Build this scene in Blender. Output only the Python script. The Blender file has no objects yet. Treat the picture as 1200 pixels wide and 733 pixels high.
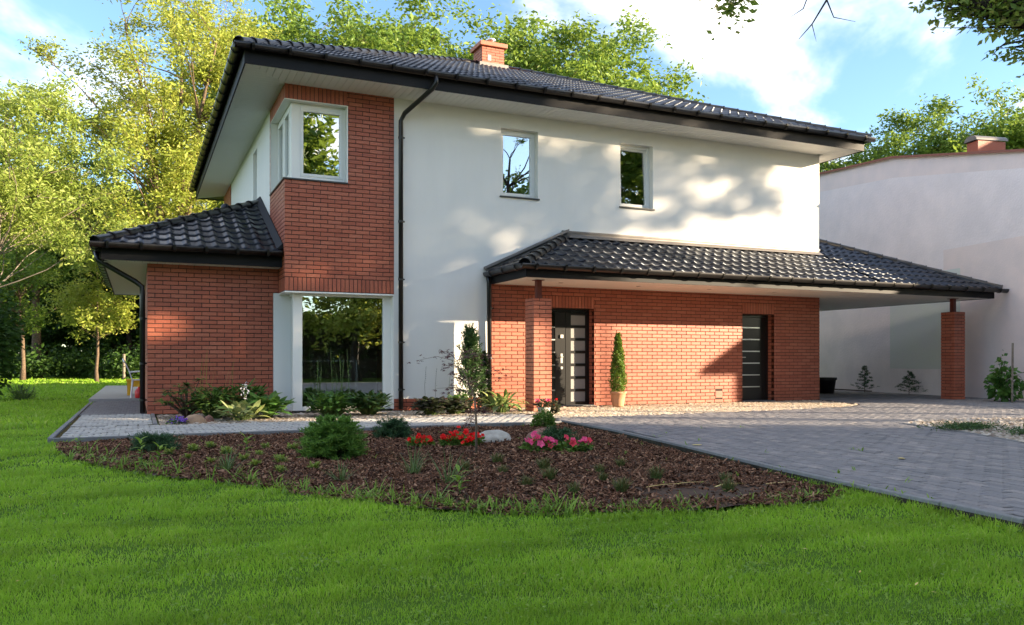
import bpy, math, random
import numpy as np
from mathutils import Vector, Matrix, Euler

sc = bpy.context.scene
COL = sc.collection
R = random.Random(7)
NR = np.random.default_rng(11)

# ------------------------------------------------------------------ camera
CAM_H = 0.95
YAW = math.radians(24.35)
cd = bpy.data.cameras.new('camera')
cam = bpy.data.objects.new('camera', cd); COL.objects.link(cam)
cam.location = (0, 0, CAM_H)
cam.rotation_euler = (math.radians(90), 0, -YAW)
cd.sensor_width = 36.0
cd.lens = 36.0 * 968 / 1200
cd.shift_y = (423 - 366.5) / 1200
cd.clip_start = 0.05
cd.clip_end = 2000
sc.camera = cam
CS, CC = math.sin(YAW), math.cos(YAW)

# ------------------------------------------------------------------ world: sky with clouds
SUN = Vector((1.5, -1.0, 0.44)).normalized()
SUN_EL = math.asin(SUN.z); SUN_ROT = math.atan2(SUN.x, SUN.y)
w = bpy.data.worlds.new('World'); sc.world = w; w.use_nodes = True
nt = w.node_tree; nt.nodes.clear()
def N(t, **k):
    n = nt.nodes.new(t)
    for a, b in k.items(): setattr(n, a, b)
    return n
sky = N('ShaderNodeTexSky', sky_type='NISHITA', sun_disc=False)
sky.sun_elevation = SUN_EL; sky.sun_rotation = SUN_ROT
sky.air_density = 1.0; sky.dust_density = 0.6; sky.ozone_density = 1.6
tc = N('ShaderNodeTexCoord'); sp = N('ShaderNodeSeparateXYZ')
nt.links.new(tc.outputs['Generated'], sp.inputs[0])
ad = N('ShaderNodeMath', operation='ADD'); ad.inputs[1].default_value = 0.22
mx = N('ShaderNodeMath', operation='MAXIMUM'); mx.inputs[1].default_value = 0.0
nt.links.new(sp.outputs['Z'], mx.inputs[0]); nt.links.new(mx.outputs[0], ad.inputs[0])
dx = N('ShaderNodeMath', operation='DIVIDE'); dy = N('ShaderNodeMath', operation='DIVIDE')
nt.links.new(sp.outputs['X'], dx.inputs[0]); nt.links.new(ad.outputs[0], dx.inputs[1])
nt.links.new(sp.outputs['Y'], dy.inputs[0]); nt.links.new(ad.outputs[0], dy.inputs[1])
cb = N('ShaderNodeCombineXYZ'); nt.links.new(dx.outputs[0], cb.inputs[0]); nt.links.new(dy.outputs[0], cb.inputs[1])
CLOUD_OFF = (8.28, 6.69, 0.0)
mpn = N('ShaderNodeMapping'); mpn.inputs['Location'].default_value = CLOUD_OFF
nt.links.new(cb.outputs[0], mpn.inputs[0])
nz = N('ShaderNodeTexNoise'); nz.inputs['Scale'].default_value = 1.15; nz.inputs['Detail'].default_value = 7
nz.inputs['Roughness'].default_value = 0.55; nz.inputs['Distortion'].default_value = 0.35
nt.links.new(mpn.outputs[0], nz.inputs['Vector'])
rp = N('ShaderNodeValToRGB'); rp.color_ramp.elements[0].position = 0.48; rp.color_ramp.elements[1].position = 0.66
rp.color_ramp.interpolation = 'EASE'
nt.links.new(nz.outputs[0], rp.inputs[0])
skm = N('ShaderNodeMix', data_type='RGBA', blend_type='MULTIPLY'); skm.inputs[0].default_value = 1
skm.inputs[7].default_value = (0.70, 0.80, 0.92, 1)
nt.links.new(sky.outputs[0], skm.inputs[6])
mixc = N('ShaderNodeMix', data_type='RGBA')
nt.links.new(rp.outputs[0], mixc.inputs[0]); nt.links.new(skm.outputs[2], mixc.inputs[6])
mixc.inputs[7].default_value = (6.5, 6.1, 5.55, 1)
bg = N('ShaderNodeBackground'); bg.inputs[1].default_value = 0.105
nt.links.new(mixc.outputs[2], bg.inputs[0])
wo = N('ShaderNodeOutputWorld'); nt.links.new(bg.outputs[0], wo.inputs[0])

# ------------------------------------------------------------------ sun, exposure
sl = bpy.data.lights.new('sun', 'SUN'); sl.energy = 5.0; sl.angle = math.radians(0.5); sl.color = (1.0, 0.80, 0.56)
so = bpy.data.objects.new('sun', sl); COL.objects.link(so)
so.rotation_euler = (-SUN).to_track_quat('-Z', 'Y').to_euler(); so.location = (60, -40, 40)
sc.view_settings.view_transform = 'Standard'; sc.view_settings.look = 'None'
sc.view_settings.exposure = 2.17; sc.view_settings.gamma = 1.0
sc.view_settings.use_curve_mapping = False

# ------------------------------------------------------------------ materials
def new_mat(name):
    m = bpy.data.materials.new(name); m.use_nodes = True
    t = m.node_tree; t.nodes.clear()
    return m, t
def rnd_value(t):
    g = t.nodes.new('ShaderNodeNewGeometry'); o = t.nodes.new('ShaderNodeObjectInfo')
    a = t.nodes.new('ShaderNodeMath'); a.operation = 'ADD'
    f = t.nodes.new('ShaderNodeMath'); f.operation = 'FRACT'
    t.links.new(g.outputs['Random Per Island'], a.inputs[0]); t.links.new(o.outputs['Random'], a.inputs[1])
    t.links.new(a.outputs[0], f.inputs[0])
    return f.outputs[0]
def ramp(t, fac, cols):
    r = t.nodes.new('ShaderNodeValToRGB'); e = r.color_ramp.elements
    while len(e) < len(cols): e.new(0.5)
    for i, c in enumerate(cols):
        e[i].position = i / (len(cols) - 1); e[i].color = (*c, 1)
    t.links.new(fac, r.inputs[0]); return r.outputs[0]
def noise(t, scale, detail=4, rough=0.6, obj=True, stretch=None):
    c = t.nodes.new('ShaderNodeTexCoord'); n = t.nodes.new('ShaderNodeTexNoise')
    n.inputs['Scale'].default_value = scale; n.inputs['Detail'].default_value = detail; n.inputs['Roughness'].default_value = rough
    if stretch:
        mp = t.nodes.new('ShaderNodeMapping'); mp.inputs['Scale'].default_value = stretch
        t.links.new(c.outputs['Object'], mp.inputs[0]); t.links.new(mp.outputs[0], n.inputs['Vector'])
    else:
        g = t.nodes.new('ShaderNodeNewGeometry')
        t.links.new(g.outputs['Position'], n.inputs['Vector'])
    return n.outputs[0]
def mixrgb(t, fac, a, b, blend='MIX'):
    m = t.nodes.new('ShaderNodeMix'); m.data_type = 'RGBA'; m.blend_type = blend
    for s, v in ((0, fac), (6, a), (7, b)):
        if isinstance(v, (int, float)): m.inputs[s].default_value = v
        elif isinstance(v, tuple): m.inputs[s].default_value = (*v, 1)
        else: t.links.new(v, m.inputs[s])
    return m.outputs[2]
def pbr(name, cols, rough=0.6, spec=0.5, metal=0.0, rnd=False, nscale=None, ncols=None, nfac=0.5,
        bump=0.0, bscale=60.0, coat=0.0, transl=None, tfac=0.35, stretch=None, rvar=0.0):
    """cols: list of colours ramped by a per-piece random value (or one colour); noise mixes in ncols."""
    m, t = new_mat(name)
    p = t.nodes.new('ShaderNodeBsdfPrincipled'); o = t.nodes.new('ShaderNodeOutputMaterial')
    if isinstance(cols, tuple): cols = [cols]
    if len(cols) == 1: col = cols[0]
    else: col = ramp(t, rnd_value(t), cols)
    if nscale:
        nv = noise(t, nscale, stretch=stretch)
        r = t.nodes.new('ShaderNodeMapRange'); r.inputs[1].default_value = 0.35; r.inputs[2].default_value = 0.68
        t.links.new(nv, r.inputs[0])
        ml = t.nodes.new('ShaderNodeMath'); ml.operation = 'MULTIPLY'; ml.inputs[1].default_value = nfac
        t.links.new(r.outputs[0], ml.inputs[0])
        col = mixrgb(t, ml.outputs[0], col, ncols)
    if isinstance(col, tuple): p.inputs['Base Color'].default_value = (*col, 1)
    else: t.links.new(col, p.inputs['Base Color'])
    p.inputs['Roughness'].default_value = rough
    if rvar:
        rv = noise(t, bscale * 0.2); mr = t.nodes.new('ShaderNodeMapRange')
        mr.inputs[3].default_value = rough - rvar; mr.inputs[4].default_value = rough + rvar
        mr.inputs[1].default_value = 0.3; mr.inputs[2].default_value = 0.7
        t.links.new(rv, mr.inputs[0]); t.links.new(mr.outputs[0], p.inputs['Roughness'])
    p.inputs['Specular IOR Level'].default_value = spec
    p.inputs['Metallic'].default_value = metal
    p.inputs['Coat Weight'].default_value = coat
    if bump:
        b = t.nodes.new('ShaderNodeBump'); b.inputs['Strength'].default_value = bump; b.inputs['Distance'].default_value = 0.01
        t.links.new(noise(t, bscale, 3), b.inputs['Height']); t.links.new(b.outputs[0], p.inputs['Normal'])
    out = p.outputs[0]
    if transl:
        tr = t.nodes.new('ShaderNodeBsdfTranslucent')
        tcol = mixrgb(t, 0.55, col, transl)
        t.links.new(tcol, tr.inputs[0])
        ms = t.nodes.new('ShaderNodeMixShader'); ms.inputs[0].default_value = tfac
        t.links.new(out, ms.inputs[1]); t.links.new(tr.outputs[0], ms.inputs[2]); out = ms.outputs[0]
    t.links.new(out, o.inputs[0])
    return m
def glass_mat(name, base, tint=(0.9, 0.93, 0.91)):
    m, t = new_mat(name)
    o = t.nodes.new('ShaderNodeOutputMaterial')
    tr = t.nodes.new('ShaderNodeBsdfTransparent'); tr.inputs[0].default_value = (*tint, 1)
    gl = t.nodes.new('ShaderNodeBsdfGlossy'); gl.inputs['Roughness'].default_value = 0.0
    gl.inputs[0].default_value = (0.95, 0.97, 0.97, 1)
    fr = t.nodes.new('ShaderNodeFresnel'); fr.inputs[0].default_value = 1.5
    mr = t.nodes.new('ShaderNodeMapRange'); mr.inputs[3].default_value = base; mr.inputs[4].default_value = 1.0
    t.links.new(fr.outputs[0], mr.inputs[0])
    ms = t.nodes.new('ShaderNodeMixShader'); t.links.new(mr.outputs[0], ms.inputs[0])
    t.links.new(tr.outputs[0], ms.inputs[1]); t.links.new(gl.outputs[0], ms.inputs[2]); t.links.new(ms.outputs[0], o.inputs[0])
    return m
M = {}
M['brick'] = pbr('clinker_brick', [(0.32, 0.086, 0.044), (0.41, 0.120, 0.062), (0.35, 0.095, 0.049), (0.44, 0.140, 0.076), (0.38, 0.106, 0.056)], 0.5, 0.4,
                 nscale=35, ncols=(0.22, 0.05, 0.035), nfac=0.4, bump=0.25, bscale=90)
M['mortar'] = pbr('mortar', (0.05, 0.034, 0.03), 0.95, 0.1, nscale=40, ncols=(0.075, 0.055, 0.045), nfac=0.6)
M['render'] = pbr('white_render', (0.74, 0.73, 0.69), 0.9, 0.15, nscale=1.6, ncols=(0.67, 0.66, 0.625), nfac=0.4, bump=0.25, bscale=140, stretch=(1.6, 1.6, .3))
M['soffit'] = pbr('soffit_panel', (0.72, 0.71, 0.67), 0.5, 0.4)
M['frame'] = pbr('window_frame', (0.78, 0.77, 0.72), 0.35, 0.5)
M['tile'] = pbr('glazed_black_tile', [(0.0045, 0.005, 0.009), (0.010, 0.0105, 0.017), (0.006, 0.006, 0.010), (0.013, 0.011, 0.012)], 0.22, 0.42, rvar=0.06, bump=0.05, bscale=40)
M['tile'].node_tree.nodes['Principled BSDF'].inputs['Specular Tint'].default_value = (0.72, 0.84, 1.0, 1)  # blue in tint and base colour stands in for the sky's sheen
_t = M['tile'].node_tree; _p = [n for n in _t.nodes if n.type == 'BSDF_PRINCIPLED'][0]
_m = _t.nodes.new('ShaderNodeMapRange'); _m.inputs[3].default_value = 0.28; _m.inputs[4].default_value = 0.50
_t.links.new(rnd_value(_t), _m.inputs[0]); _t.links.new(_m.outputs[0], _p.inputs['Roughness'])
M['ridge'] = pbr('ridge_tile', [(0.007, 0.007, 0.008), (0.011, 0.011, 0.013)], 0.3, 0.5)
M['gutter'] = pbr('black_gutter', (0.006, 0.0055, 0.0055), 0.32, 0.5)
M['fascia'] = pbr('black_fascia', (0.005, 0.005, 0.006), 0.6, 0.25)
M['glass'] = glass_mat('window_glass', 0.30)
M['glass_dim'] = glass_mat('window_glass_dim', 0.12)
M['glass_up'] = glass_mat('window_glass_coated', 0.42, (0.45, 0.5, 0.5))
M['door'] = pbr('anthracite_door', (0.010, 0.010, 0.010), 0.3, 0.5)
M['door_dark'] = pbr('black_glass_door', (0.007, 0.007, 0.008), 0.1, 0.6)
M['frost'] = pbr('frosted_glass', (0.30, 0.30, 0.29), 0.3, 0.5)
M['steel'] = pbr('brushed_steel', (0.62, 0.62, 0.60), 0.32, 0.5, metal=1.0)
M['sill'] = pbr('dark_sill', (0.04, 0.038, 0.036), 0.4, 0.5)
M['zinc'] = pbr('zinc_flashing', (0.20, 0.18, 0.165), 0.5, 0.5, metal=0.3, nscale=6, ncols=(0.12, 0.11, 0.10))
M['post'] = pbr('brown_steel_post', (0.13, 0.03, 0.022), 0.45, 0.4)
M['room'] = pbr('interior_wall', (0.66, 0.61, 0.53), 0.9, 0.1)
M['roomfloor'] = pbr('interior_floor', (0.28, 0.17, 0.10), 0.4, 0.4)
M['wood'] = pbr('interior_wood', (0.36, 0.19, 0.09), 0.5, 0.3)
M['white'] = pbr('white_plastic', (0.72, 0.74, 0.76), 0.4, 0.5)
M['lawnsoil'] = pbr('lawn_soil', (0.05, 0.10, 0.012), 0.95, 0.05, nscale=2.5, ncols=(0.07, 0.14, 0.016), nfac=0.8)
M['soil'] = pbr('bed_soil', (0.06, 0.040, 0.030), 0.95, 0.1, nscale=5, ncols=(0.10, 0.075, 0.06), nfac=0.6, bump=0.6, bscale=60)
M['chip'] = pbr('bark_chip', [(0.04, 0.018, 0.010), (0.10, 0.044, 0.024), (0.19, 0.090, 0.050), (0.06, 0.026, 0.015), (0.34, 0.20, 0.125), (0.08, 0.034, 0.019), (0.035, 0.016, 0.010), (0.14, 0.064, 0.035)], 0.85, 0.2)
M['paver'] = pbr('concrete_paver', [(0.13, 0.13, 0.138), (0.20, 0.195, 0.203), (0.165, 0.162, 0.168), (0.26, 0.242, 0.235)], 0.8, 0.3, nscale=40, ncols=(0.12, 0.115, 0.115), nfac=0.45, bump=0.3, bscale=220)
M['joint'] = pbr('paver_joint', (0.03, 0.027, 0.022), 0.95, 0.05, nscale=8, ncols=(0.08, 0.075, 0.055))
M['sett'] = pbr('granite_sett', [(0.33, 0.32, 0.30), (0.42, 0.41, 0.38), (0.37, 0.36, 0.34), (0.28, 0.27, 0.26)], 0.8, 0.3, nscale=70, ncols=(0.22, 0.21, 0.2), nfac=0.5, bump=0.4, bscale=120)
M['settjoint'] = pbr('mossy_joint', (0.075, 0.058, 0.028), 0.95, 0.05, nscale=6, ncols=(0.05, 0.055, 0.02))
M['darksett'] = pbr('dark_sett', [(0.14, 0.135, 0.14), (0.18, 0.175, 0.18), (0.16, 0.15, 0.155)], 0.75, 0.3, bump=0.4, bscale=120)  # darker setts for the rear path strip and one short kerb
M['kerb'] = pbr('kerb_stone', [(0.16, 0.165, 0.17), (0.20, 0.205, 0.21)], 0.8, 0.3, nscale=20, ncols=(0.10, 0.10, 0.10), nfac=0.5, bump=0.2, bscale=150)
M['terrace'] = pbr('terrace_concrete', (0.33, 0.32, 0.31), 0.85, 0.2, nscale=4, ncols=(0.26, 0.255, 0.25), nfac=0.5)
M['pebble'] = pbr('warm_pebble', [(0.50, 0.40, 0.27), (0.60, 0.52, 0.39), (0.34, 0.26, 0.17), (0.68, 0.61, 0.50), (0.45, 0.34, 0.24), (0.56, 0.46, 0.33)], 0.7, 0.3)
M['pebblebase'] = pbr('pebble_base', (0.24, 0.19, 0.135), 0.95, 0.1, nscale=60, ncols=(0.32, 0.26, 0.19), nfac=0.7)
M['gravel'] = pbr('pale_gravel', [(0.36, 0.32, 0.26), (0.22, 0.165, 0.12), (0.50, 0.46, 0.40), (0.15, 0.115, 0.09), (0.29, 0.23, 0.17), (0.42, 0.38, 0.32)], 0.75, 0.3)
M['rock_pale'] = pbr('pale_boulder', (0.40, 0.39, 0.35), 0.85, 0.2, nscale=9, ncols=(0.26, 0.24, 0.21), nfac=0.8, bump=0.5, bscale=40)
M['rock_red'] = pbr('reddish_boulder', (0.22, 0.12, 0.095), 0.85, 0.2, nscale=9, ncols=(0.15, 0.09, 0.075), nfac=0.8, bump=0.5, bscale=40)
M['rock_tan'] = pbr('tan_boulder', (0.36, 0.25, 0.17), 0.85, 0.2, nscale=12, ncols=(0.24, 0.16, 0.11), nfac=0.8, bump=0.5, bscale=40)
M['neigh'] = pbr('neighbour_render', (0.80, 0.73, 0.74), 0.95, 0.1, nscale=1.4, ncols=(0.69, 0.64, 0.66), nfac=0.8, bump=0.9, bscale=18)
M['neigh_top'] = pbr('neighbour_band_paint', (0.78, 0.67, 0.65), 0.95, 0.1, nscale=1.5, ncols=(0.66, 0.59, 0.59), nfac=0.7, bump=0.5, bscale=25)
M['neigh_green'] = pbr('neighbour_patch_paint', (0.60, 0.64, 0.59), 0.95, 0.1, nscale=1.2, ncols=(0.60, 0.61, 0.62), nfac=0.8, bump=0.5, bscale=25)
M['neigh_flash'] = pbr('rusty_flashing', (0.25, 0.10, 0.075), 0.6, 0.3)
M['terracotta'] = pbr('terracotta', (0.50, 0.27, 0.15), 0.8, 0.2, nscale=12, ncols=(0.44, 0.24, 0.14), nfac=0.6)
M['blackplastic'] = pbr('black_plastic', (0.02, 0.02, 0.022), 0.45, 0.4)
M['yellow'] = pbr('yellow_plastic', (0.75, 0.40, 0.02), 0.4, 0.4)
M['redplastic'] = pbr('red_plastic', (0.55, 0.02, 0.02), 0.35, 0.5)
M['bark'] = pbr('bark', (0.16, 0.115, 0.08), 0.9, 0.1, nscale=14, ncols=(0.07, 0.05, 0.036), nfac=0.9, bump=1.0, bscale=25)
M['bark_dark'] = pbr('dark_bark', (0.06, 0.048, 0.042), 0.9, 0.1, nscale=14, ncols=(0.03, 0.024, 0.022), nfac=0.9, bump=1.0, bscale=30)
M['bark_grey'] = pbr('grey_bark', (0.25, 0.21, 0.17), 0.9, 0.1, nscale=14, ncols=(0.12, 0.10, 0.08), nfac=0.9, bump=0.8, bscale=30)
M['grass'] = pbr('lawn_grass', [(0.20, 0.38, 0.022), (0.31, 0.50, 0.035), (0.25, 0.44, 0.028), (0.42, 0.57, 0.07), (0.22, 0.40, 0.024), (0.50, 0.53, 0.16)], 0.5, 0.25,
                 nscale=1.1, ncols=(0.10, 0.25, 0.014), nfac=0.6, transl=(0.45, 0.68, 0.06), tfac=0.48)
_t = M['grass'].node_tree      # mower streaks: a stretched noise scales the blade colour
_c = _t.nodes.new('ShaderNodeNewGeometry'); _q = _t.nodes.new('ShaderNodeMapping'); _q.inputs['Rotation'].default_value = (0, 0, 0.42); _q.inputs['Scale'].default_value = (0.55, 3.4, 1)
_n = _t.nodes.new('ShaderNodeTexNoise'); _n.inputs['Scale'].default_value = 1.0; _n.inputs['Detail'].default_value = 5; _n.inputs['Roughness'].default_value = 0.65
_t.links.new(_c.outputs['Position'], _q.inputs[0]); _t.links.new(_q.outputs[0], _n.inputs['Vector'])
_m = _t.nodes.new('ShaderNodeMapRange'); _m.inputs[1].default_value = .32; _m.inputs[2].default_value = .68; _m.inputs[3].default_value = .74; _m.inputs[4].default_value = 1.16
_t.links.new(_n.outputs[0], _m.inputs[0])
for _node in [n for n in _t.nodes if n.type in ('BSDF_PRINCIPLED', 'BSDF_TRANSLUCENT')]:
    _s = _node.inputs[0].links[0].from_socket; _x = _t.nodes.new('ShaderNodeVectorMath'); _x.operation = 'SCALE'
    _t.links.new(_s, _x.inputs[0]); _t.links.new(_m.outputs[0], _x.inputs['Scale']); _t.links.new(_x.outputs[0], _node.inputs[0])
M['weed'] = pbr('weed_leaf', [(0.14, 0.26, 0.025), (0.22, 0.34, 0.04), (0.10, 0.20, 0.03)], 0.5, 0.3, transl=(0.22, 0.36, 0.05), tfac=0.35)
def leaf(name, cols, transl, tf=0.4, rough=0.5): return pbr(name, cols, rough, 0.3, transl=transl, tfac=tf)
M['leaf_lime'] = leaf('lime_leaf', [(0.16, 0.23, 0.03), (0.31, 0.36, 0.055), (0.21, 0.285, 0.04), (0.43, 0.43, 0.10)], (0.52, 0.52, 0.09), 0.42)
M['leaf_ash'] = leaf('ash_leaf', [(0.13, 0.20, 0.03), (0.22, 0.30, 0.05), (0.32, 0.37, 0.10)], (0.42, 0.46, 0.09), 0.42)
M['leaf_mid'] = leaf('mid_green_leaf', [(0.07, 0.145, 0.022), (0.13, 0.22, 0.03), (0.22, 0.31, 0.05)], (0.26, 0.34, 0.05))
M['leaf_dark'] = leaf('dark_green_leaf', [(0.022, 0.055, 0.010), (0.035, 0.085, 0.014), (0.055, 0.11, 0.018)], (0.10, 0.17, 0.02), 0.35)  # very dark green; puts the back wood's shade into the leaf colour
M['leaf_oak'] = leaf('oak_leaf', [(0.12, 0.20, 0.035), (0.18, 0.28, 0.05), (0.24, 0.32, 0.07), (0.26, 0.22, 0.09)], (0.32, 0.40, 0.06), 0.5)
M['leaf_maple'] = leaf('purple_maple_leaf', [(0.055, 0.014, 0.020), (0.085, 0.022, 0.028), (0.11, 0.035, 0.035)], (0.16, 0.03, 0.04), 0.3)
M['leaf_spruce'] = leaf('spruce_needle', [(0.06, 0.145, 0.024), (0.115, 0.24, 0.034), (0.19, 0.34, 0.05)], (0.16, 0.28, 0.05), 0.25)
M['leaf_juniper'] = leaf('juniper_needle', [(0.030, 0.075, 0.030), (0.05, 0.115, 0.045)], (0.08, 0.15, 0.05), 0.2)
M['leaf_fir'] = leaf('fir_needle', [(0.035, 0.085, 0.04), (0.055, 0.12, 0.055)], (0.05, 0.1, 0.04), 0.2)
M['leaf_thuja'] = leaf('thuja_leaf', [(0.055, 0.12, 0.018), (0.10, 0.19, 0.022), (0.16, 0.24, 0.03)], (0.2, 0.28, 0.03), 0.25)
M['leaf_hosta'] = leaf('hosta_leaf', [(0.045, 0.12, 0.022), (0.07, 0.16, 0.03), (0.10, 0.20, 0.035)], (0.12, 0.22, 0.04), 0.25, 0.4)
M['leaf_varieg'] = leaf('variegated_leaf', [(0.05, 0.12, 0.03), (0.30, 0.33, 0.12), (0.09, 0.17, 0.04), (0.42, 0.44, 0.22)], (0.3, 0.36, 0.1), 0.25, 0.4)
M['leaf_rhodo'] = leaf('rhododendron_leaf', [(0.025, 0.065, 0.016), (0.045, 0.10, 0.022), (0.10, 0.16, 0.03)], (0.08, 0.14, 0.03), 0.2, 0.35)
M['leaf_heuch'] = leaf('dark_heuchera_leaf', [(0.028, 0.030, 0.022), (0.05, 0.04, 0.03), (0.035, 0.055, 0.025), (0.06, 0.085, 0.03)], (0.08, 0.08, 0.03), 0.2)
M['leaf_sedum'] = leaf('sedum_leaf', [(0.16, 0.24, 0.035), (0.24, 0.30, 0.05)], (0.3, 0.36, 0.06), 0.3)
M['leaf_dry'] = leaf('dry_heath_leaf', [(0.10, 0.10, 0.035), (0.15, 0.14, 0.05), (0.07, 0.09, 0.03)], (0.18, 0.18, 0.06), 0.3)
M['leaf_box'] = leaf('boxwood_leaf', [(0.05, 0.12, 0.02), (0.09, 0.18, 0.025), (0.12, 0.22, 0.03)], (0.16, 0.26, 0.03), 0.25)
M['tuft'] = leaf('blue_green_blade', [(0.06, 0.12, 0.035), (0.09, 0.16, 0.05), (0.13, 0.17, 0.05)], (0.16, 0.22, 0.06), 0.3)
M['petal_red'] = leaf('red_petal', [(0.70, 0.008, 0.010), (0.85, 0.02, 0.018)], (0.8, 0.02, 0.02), 0.3)
M['petal_pink'] = leaf('pink_petal', [(0.80, 0.08, 0.25), (0.85, 0.14, 0.32), (0.78, 0.06, 0.10)], (0.85, 0.1, 0.25), 0.3)
M['petal_white'] = leaf('pale_petal', [(0.62, 0.58, 0.66), (0.7, 0.68, 0.74)], (0.6, 0.6, 0.6), 0.3)
M['petal_violet'] = leaf('violet_petal', [(0.20, 0.08, 0.55), (0.28, 0.12, 0.62)], (0.3, 0.1, 0.6), 0.3)
M['stem'] = pbr('green_stem', (0.10, 0.15, 0.04), 0.6, 0.3)
M['twig'] = pbr('twig', (0.10, 0.07, 0.05), 0.85, 0.2)
M['stalk'] = pbr('pale_stalk', (0.20, 0.15, 0.11), 0.85, 0.2)
M['straw'] = pbr('straw', [(0.45, 0.33, 0.10), (0.5, 0.42, 0.18)], 0.8, 0.2)

# ------------------------------------------------------------------ mesh helpers
WL = {}
def V3(p): return Vector(p)
def link(o, parent=None, world=(0, 0, 0)):
    COL.objects.link(o)
    wv = Vector(world); WL[o.name] = wv
    if parent is not None:
        o.parent = parent; o.location = wv - WL[parent.name]
    else: o.location = wv
    return o
def tag(o, label=None, cat=None, group=None, kind=None):
    if label: o['label'] = label
    if cat: o['category'] = cat
    if group: o['group'] = group
    if kind: o['kind'] = kind
    return o
def thing(name, label, cat, loc=(0, 0, 0), group=None):
    return tag(link(bpy.data.objects.new(name, None), None, loc), label, cat, group)
def set_smooth(me):
    me.polygons.foreach_set('use_smooth', np.ones(len(me.polygons), dtype=bool))
def np_mesh(name, V, F, smooth=False, mat=None):
    """V Nx3; F MxK faces all of K corners, or a list of such arrays."""
    me = bpy.data.meshes.new(name)
    Fs = F if isinstance(F, list) else [F]
    loops = np.concatenate([f.ravel() for f in Fs]).astype(np.int32)
    tot = np.concatenate([np.full(len(f), f.shape[1], dtype=np.int32) for f in Fs])
    st = np.concatenate([[0], np.cumsum(tot)[:-1]]).astype(np.int32)
    me.vertices.add(len(V)); me.vertices.foreach_set('co', np.ascontiguousarray(V, dtype=np.float32).ravel())
    me.loops.add(len(loops)); me.loops.foreach_set('vertex_index', loops)
    me.polygons.add(len(tot)); me.polygons.foreach_set('loop_start', st)
    me.update(calc_edges=True)
    me.polygons.foreach_set('use_smooth', np.full(len(tot), bool(smooth)))
    if mat: me.materials.append(mat)
    return me
class MB:
    def __init__(s): s.v = []; s.f = []
    def add(s, verts, faces):
        b = len(s.v); s.v.extend([tuple(p) for p in verts]); s.f.extend([tuple(i + b for i in q) for q in faces]); return s
    def box(s, x0, x1, y0, y1, z0, z1):
        return s.add([(x0, y0, z0), (x1, y0, z0), (x1, y1, z0), (x0, y1, z0), (x0, y0, z1), (x1, y0, z1), (x1, y1, z1), (x0, y1, z1)],
                     [(0, 3, 2, 1), (4, 5, 6, 7), (0, 1, 5, 4), (1, 2, 6, 5), (2, 3, 7, 6), (3, 0, 4, 7)])
    def obox(s, c, ax, ay, az):
        c, ax, ay, az = map(Vector, (c, ax, ay, az))
        P = [c + i * ax + j * ay + k * az for k in (-.5, .5) for (i, j) in ((-.5, -.5), (.5, -.5), (.5, .5), (-.5, .5))]
        return s.add(P, [(0, 3, 2, 1), (4, 5, 6, 7), (0, 1, 5, 4), (1, 2, 6, 5), (2, 3, 7, 6), (3, 0, 4, 7)])
    def quad(s, a, b, c, d): return s.add([a, b, c, d], [(0, 1, 2, 3)])
    def poly(s, pts): return s.add(pts, [tuple(range(len(pts)))])
    def prism(s, pts, z0, z1):
        n = len(pts)
        vs = [(p[0], p[1], z0) for p in pts] + [(p[0], p[1], z1) for p in pts]
        return s.add(vs, [tuple(range(n, 2 * n)), tuple(reversed(range(n)))] + [(i, (i + 1) % n, (i + 1) % n + n, i + n) for i in range(n)])
    def tube(s, path, rad, n=8, cap=True):
        path = [Vector(p) for p in path]
        if isinstance(rad, (int, float)): rad = [rad] * len(path)
        vs = []; fs = []; up = None
        for i, p in enumerate(path):
            d = (path[min(i + 1, len(path) - 1)] - path[max(i - 1, 0)])
            if d.length < 1e-9: d = Vector((0, 0, 1))
            d.normalize()
            if up is None: up = d.orthogonal().normalized()
            x = (up - d * up.dot(d))
            x = x.normalized() if x.length > 1e-6 else d.orthogonal().normalized()
            up = x; y = d.cross(x)
            for k in range(n):
                a = 2 * math.pi * k / n
                vs.append(p + (x * math.cos(a) + y * math.sin(a)) * rad[i])
        for i in range(len(path) - 1):
            for k in range(n):
                fs.append((i * n + k, i * n + (k + 1) % n, (i + 1) * n + (k + 1) % n, (i + 1) * n + k))
        if cap:
            fs.append(tuple(reversed(range(n)))); fs.append(tuple((len(path) - 1) * n + k for k in range(n)))
        return s.add(vs, fs)
    def lathe(s, prof, c, n=20, cap=True):
        vs = []; fs = []
        for r, z in prof:
            for k in range(n):
                a = 2 * math.pi * k / n; vs.append((c[0] + r * math.cos(a), c[1] + r * math.sin(a), c[2] + z))
        for i in range(len(prof) - 1):
            for k in range(n): fs.append((i * n + k, i * n + (k + 1) % n, (i + 1) * n + (k + 1) % n, (i + 1) * n + k))
        if cap:
            fs.append(tuple(reversed(range(n)))); fs.append(tuple((len(prof) - 1) * n + k for k in range(n)))
        return s.add(vs, fs)
    def mesh(s, name, mat=None, origin=(0, 0, 0), smooth=False):
        me = bpy.data.meshes.new(name)
        o = origin
        me.from_pydata([(p[0] - o[0], p[1] - o[1], p[2] - o[2]) for p in s.v], [], s.f); me.update()
        if mat: me.materials.append(mat)
        if smooth: set_smooth(me)
        return me
    def build(s, name, mat, parent=None, origin=None, smooth=False, kind=None):
        if origin is None: origin = WL[parent.name] if parent is not None else (0, 0, 0)
        o = bpy.data.objects.new(name, s.mesh(name, mat, origin, smooth)); link(o, parent, origin)
        if kind: o['kind'] = kind
        return o
def np_obj(name, V, F, mat, parent=None, kind=None, smooth=False, origin=None):
    if origin is None: origin = WL[parent.name] if parent is not None else (0, 0, 0)
    me = np_mesh(name, np.asarray(V) - np.array(tuple(origin)), F, smooth, mat)
    o = bpy.data.objects.new(name, me); link(o, parent, origin)
    if kind: o['kind'] = kind
    return o
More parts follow.
